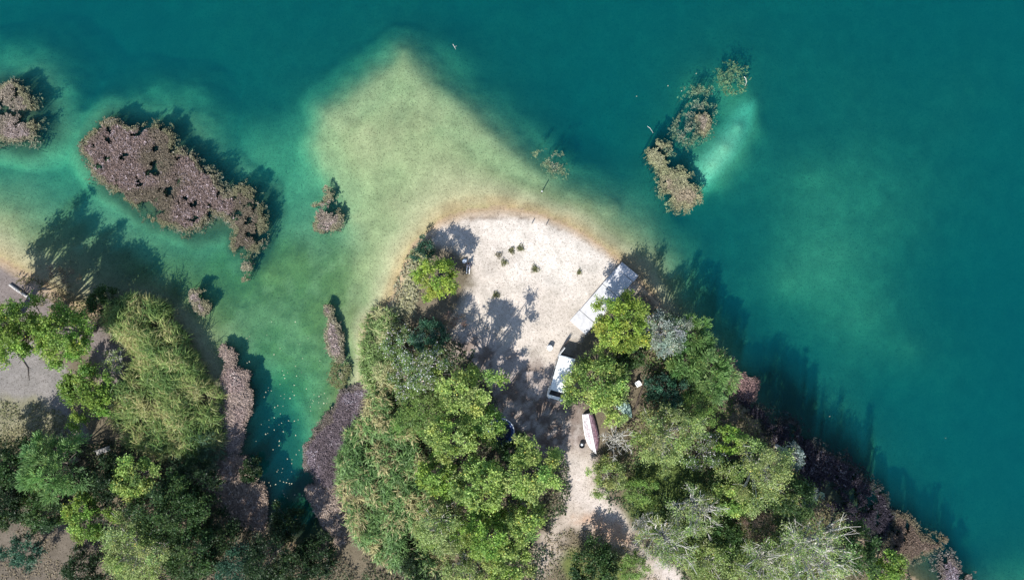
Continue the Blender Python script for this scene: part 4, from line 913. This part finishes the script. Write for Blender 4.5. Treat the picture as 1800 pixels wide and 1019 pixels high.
log('floating_branch', 'curved pale stick afloat at the far end of the sunken plants', 'branch', [(1308, 135, .02), (1311, 139, .03), (1312, 145, .02), (1310, 151, .02)], [.03, .035, .03, .015], M_PALEBARK)
log('floating_branch', 'thin curved stick afloat west of the olive water plants', 'branch', [(1138, 222, .02), (1143, 226, .03), (1148, 234, .02)], [.02, .02, .012], M_PALEBARK)

# --- weeds on the beach
def weed(label, px, py, rp, seed, pal=((.14, .15, .06), (.20, .20, .08), (.09, .10, .04)), dens=75, h=.18):
    R = np.random.default_rng(seed); x, y = W(px, py, 0); r = rp * .68 / S; n = int(90 + dens * r * r * 3.14 * 3)
    az = R.uniform(0, 6.28, n); rad = r * R.random(n) ** .6 * (1 + .35 * np.cos(3 * az + seed)); P = np.stack([x + np.cos(az) * rad, y + np.sin(az) * rad, np.zeros(n)], 1)
    keep = fbm(P[:, 0], P[:, 1], .5, seed, 2) > .26; P = P[keep]; n = len(P); P[:, 2] = ground_z(P[:, 0], P[:, 1]) + .02 + R.uniform(0, h, n)
    a2 = R.uniform(0, 6.28, n); el = R.uniform(0, .9, n); dr = np.stack([np.cos(a2) * np.cos(el), np.sin(a2) * np.cos(el), np.sin(el)], 1)
    sz = R.uniform(.08, .17, n); o0 = np.array((x, y, gzf(x, y)))
    V, F = leaf_quads(P - o0, dr, unit(np.array([0, 0, 1.]) + R.normal(0, .4, (n, 3))), sz, sz * .5)
    cl = np.array(pal)[R.integers(0, 3, n)] * R.uniform(.8, 1.2, (n, 1))
    o = link('beach_weed', np_mesh('beach_weed', V, F, M_LEAF, np.repeat(cl, 4, 0))); o.location = o0
    tag(o, label, 'weed', 'weeds growing on the beach')
weed('green weed clump in the middle of the white sand', 940, 473, 10, 1)
weed('weed tuft at the upper right end of the curved weed line', 915, 437, 9, 2)
weed('weed tuft in the middle of the curved weed line', 899, 441, 8, 3, ((.13, .13, .05), (.2, .19, .09), (.1, .1, .04)))
weed('low brown weed at the left end of the curved line', 877, 449, 8, 4, ((.16, .14, .08), (.12, .11, .06), (.2, .17, .1)), 30)
weed('sparse weed sprig below the curved line', 886, 462, 9, 6, dens=60)
weed('weed patch at the edge of the tree shadow on the sand', 872, 518, 9, 7)
weed('tiny tuft of weeds toward the jetty', 1018, 479, 6, 8, dens=60)

# --- floating leaves in the inlet (far too many specks to tell one by one)
R = np.random.default_rng(5); pts_ = np.concatenate([R.normal((495, 760), (22, 55), (40, 2)), R.normal((505, 860), (16, 30), (26, 2)), R.uniform((430, 560), (610, 700), (26, 2)), R.normal((560, 705), (14, 6), (14, 2)), R.uniform((900, 120), (1250, 220), (4, 2)), R.uniform((1250, 600), (1750, 950), (5, 2))])
x = (pts_[:, 0] - CX) / S; y = (CY - pts_[:, 1]) / S; k = ground_z(x, y) < -.2; x, y = x[k], y[k]; n = len(x)
az = R.uniform(0, 6.28, n); sz = R.uniform(.08, .18, n)
V, F = leaf_quads(np.stack([x, y, np.full(n, .015)], 1), np.stack([np.cos(az), np.sin(az), 0 * az + .04], 1), unit(np.array([[0, 0, 1.]] * n)), sz, sz * .65)
tag(link('floating_leaves', np_mesh('floating_leaves', V, F, M_DRY, np.repeat(np.array([(.42, .40, .28)]) * R.uniform(.6, 1.2, (n, 1)), 4, 0))), 'pale fallen leaves afloat in the inlet', 'leaves', None, 'stuff')

# --- person sitting on the sand
def person(px, py, rz):
    x, y = W(px, py, .4); root = empty('person', (x, y, gzf(x, y)), rz)
    tag(root, 'person in dark top and white trousers sitting on the sand beside a tree', 'person')
    J = []; E = []; Rr = []
    def j(p, r, par=None):
        J.append(p); Rr.append(r)
        if par is not None: E.append((par, len(J) - 1))
        return len(J) - 1
    pel = j((0, 0, .13), .125); sp = j((-.05, 0, .32), .125, pel); chs = j((-.07, 0, .50), .135, sp); nk = j((-.05, 0, .64), .055, chs)
    hd = j((-.02, 0, .73), .085, nk); ht = j((.0, 0, .84), .085, hd)
    for s_ in (-1, 1):
        hip = j((.04, s_ * .10, .12), .095, pel); kn = j((.42, s_ * .15, .30), .062, hip); an = j((.78, s_ * .13, .08), .042, kn); j((.90, s_ * .14, .06), .038, an)
        sh = j((-.07, s_ * .18, .55), .06, chs); el = j((.06, s_ * .27, .34), .042, sh); wr = j((.27, s_ * .19, .30), .030, el); pm_ = j((.34, s_ * .175, .295), .036, wr)
        for q in range(4):
            f1 = j((.385, s_ * (.145 + q * .022), .295), .0095, pm_); j((.42 + .008 * (q in (1, 2)), s_ * (.142 + q * .022), .272), .008, f1)
        th = j((.335, s_ * .13, .30), .010, pm_); j((.365, s_ * .115, .285), .009, th)
    me_ = bpy.data.meshes.new('body'); me_.from_pydata(J, E, []); tmp = link('body_tmp', me_)
    sk = tmp.modifiers.new('skin', 'SKIN'); sk.use_smooth_shade = True
    for i, v in enumerate(me_.skin_vertices[0].data): v.radius = (Rr[i], Rr[i]); v.use_root = (i == 0)
    su = tmp.modifiers.new('sub', 'SUBSURF'); su.levels = 2; su.render_levels = 2
    dg = bpy.context.evaluated_depsgraph_get(); m2 = bpy.data.meshes.new_from_object(tmp.evaluated_get(dg)); m2.name = 'body'
    bpy.data.objects.remove(tmp)
    m2.materials.clear()
    for mm in (M_SKIN, M_SHIRT, M_TROUSER): m2.materials.append(mm)
    for p in m2.polygons:
        c_ = p.center; p.use_smooth = True
        if c_.z > .63: p.material_index = 0
        elif c_.x > .84: p.material_index = 0
        elif abs(c_.y) > .165 and c_.x < .17 and c_.z > .28 or (c_.x < .11 and c_.z > .22): p.material_index = 1
        elif abs(c_.y) > .10 and c_.x > .15 and c_.x < .46 and c_.z > .262 and abs(c_.y) > .11 and not (c_.x > .36 and c_.z > .31): p.material_index = 0
        else: p.material_index = 2
    link('body', m2, root)
    hm = MB(); bmesh.ops.create_uvsphere(hm.bm, u_segments=16, v_segments=10, radius=.102)
    bmesh.ops.delete(hm.bm, geom=[v for v in hm.bm.verts if v.co.z < -.02 and v.co.x > -.01], context='VERTS')
    hh_ = hm.build('hair', M_HAIR, root, True); hh_.location = (-.015, 0, .80)
    for s_ in (-1, 1):
        MB().cyl((.068, s_ * .032, .785), (.078, s_ * .032, .785), .012, n=8).build('eye', M_BLACKP, root)
        o = MB().box((0, 0, 0), (.24, .095, .07), bevel=.03).build('shoe', M_WHITE, root); o.location = (.88, s_ * .135, .035)
    MB().cyl((.075, 0, .765), (.105, 0, .745), .012, .016, n=8).build('nose', M_SKIN, root)
    return root
person(824, 464, math.radians(-95))
x, y = W(817, 459, .2); bg = empty('beach_bag', (x, y, gzf(x, y)), .6); tag(bg, 'pale blue round beach bag next to the seated person', 'bag')
MB().loft([[(math.cos(a) * r, math.sin(a) * r * .8, z) for a in np.arange(18) / 18 * 6.2832] for r, z in ((.20, 0), (.27, .10), (.26, .26), (.16, .36), (.05, .38))]).build('pouch', M_BARREL, bg, True)
hnd = Tubes(6); hnd.add([(-.14, 0, .33), (-.10, 0, .45), (0, 0, .50), (.10, 0, .45), (.14, 0, .33)], [.015] * 5); link('handle', hnd.mesh('handle', M_WHITE), bg)
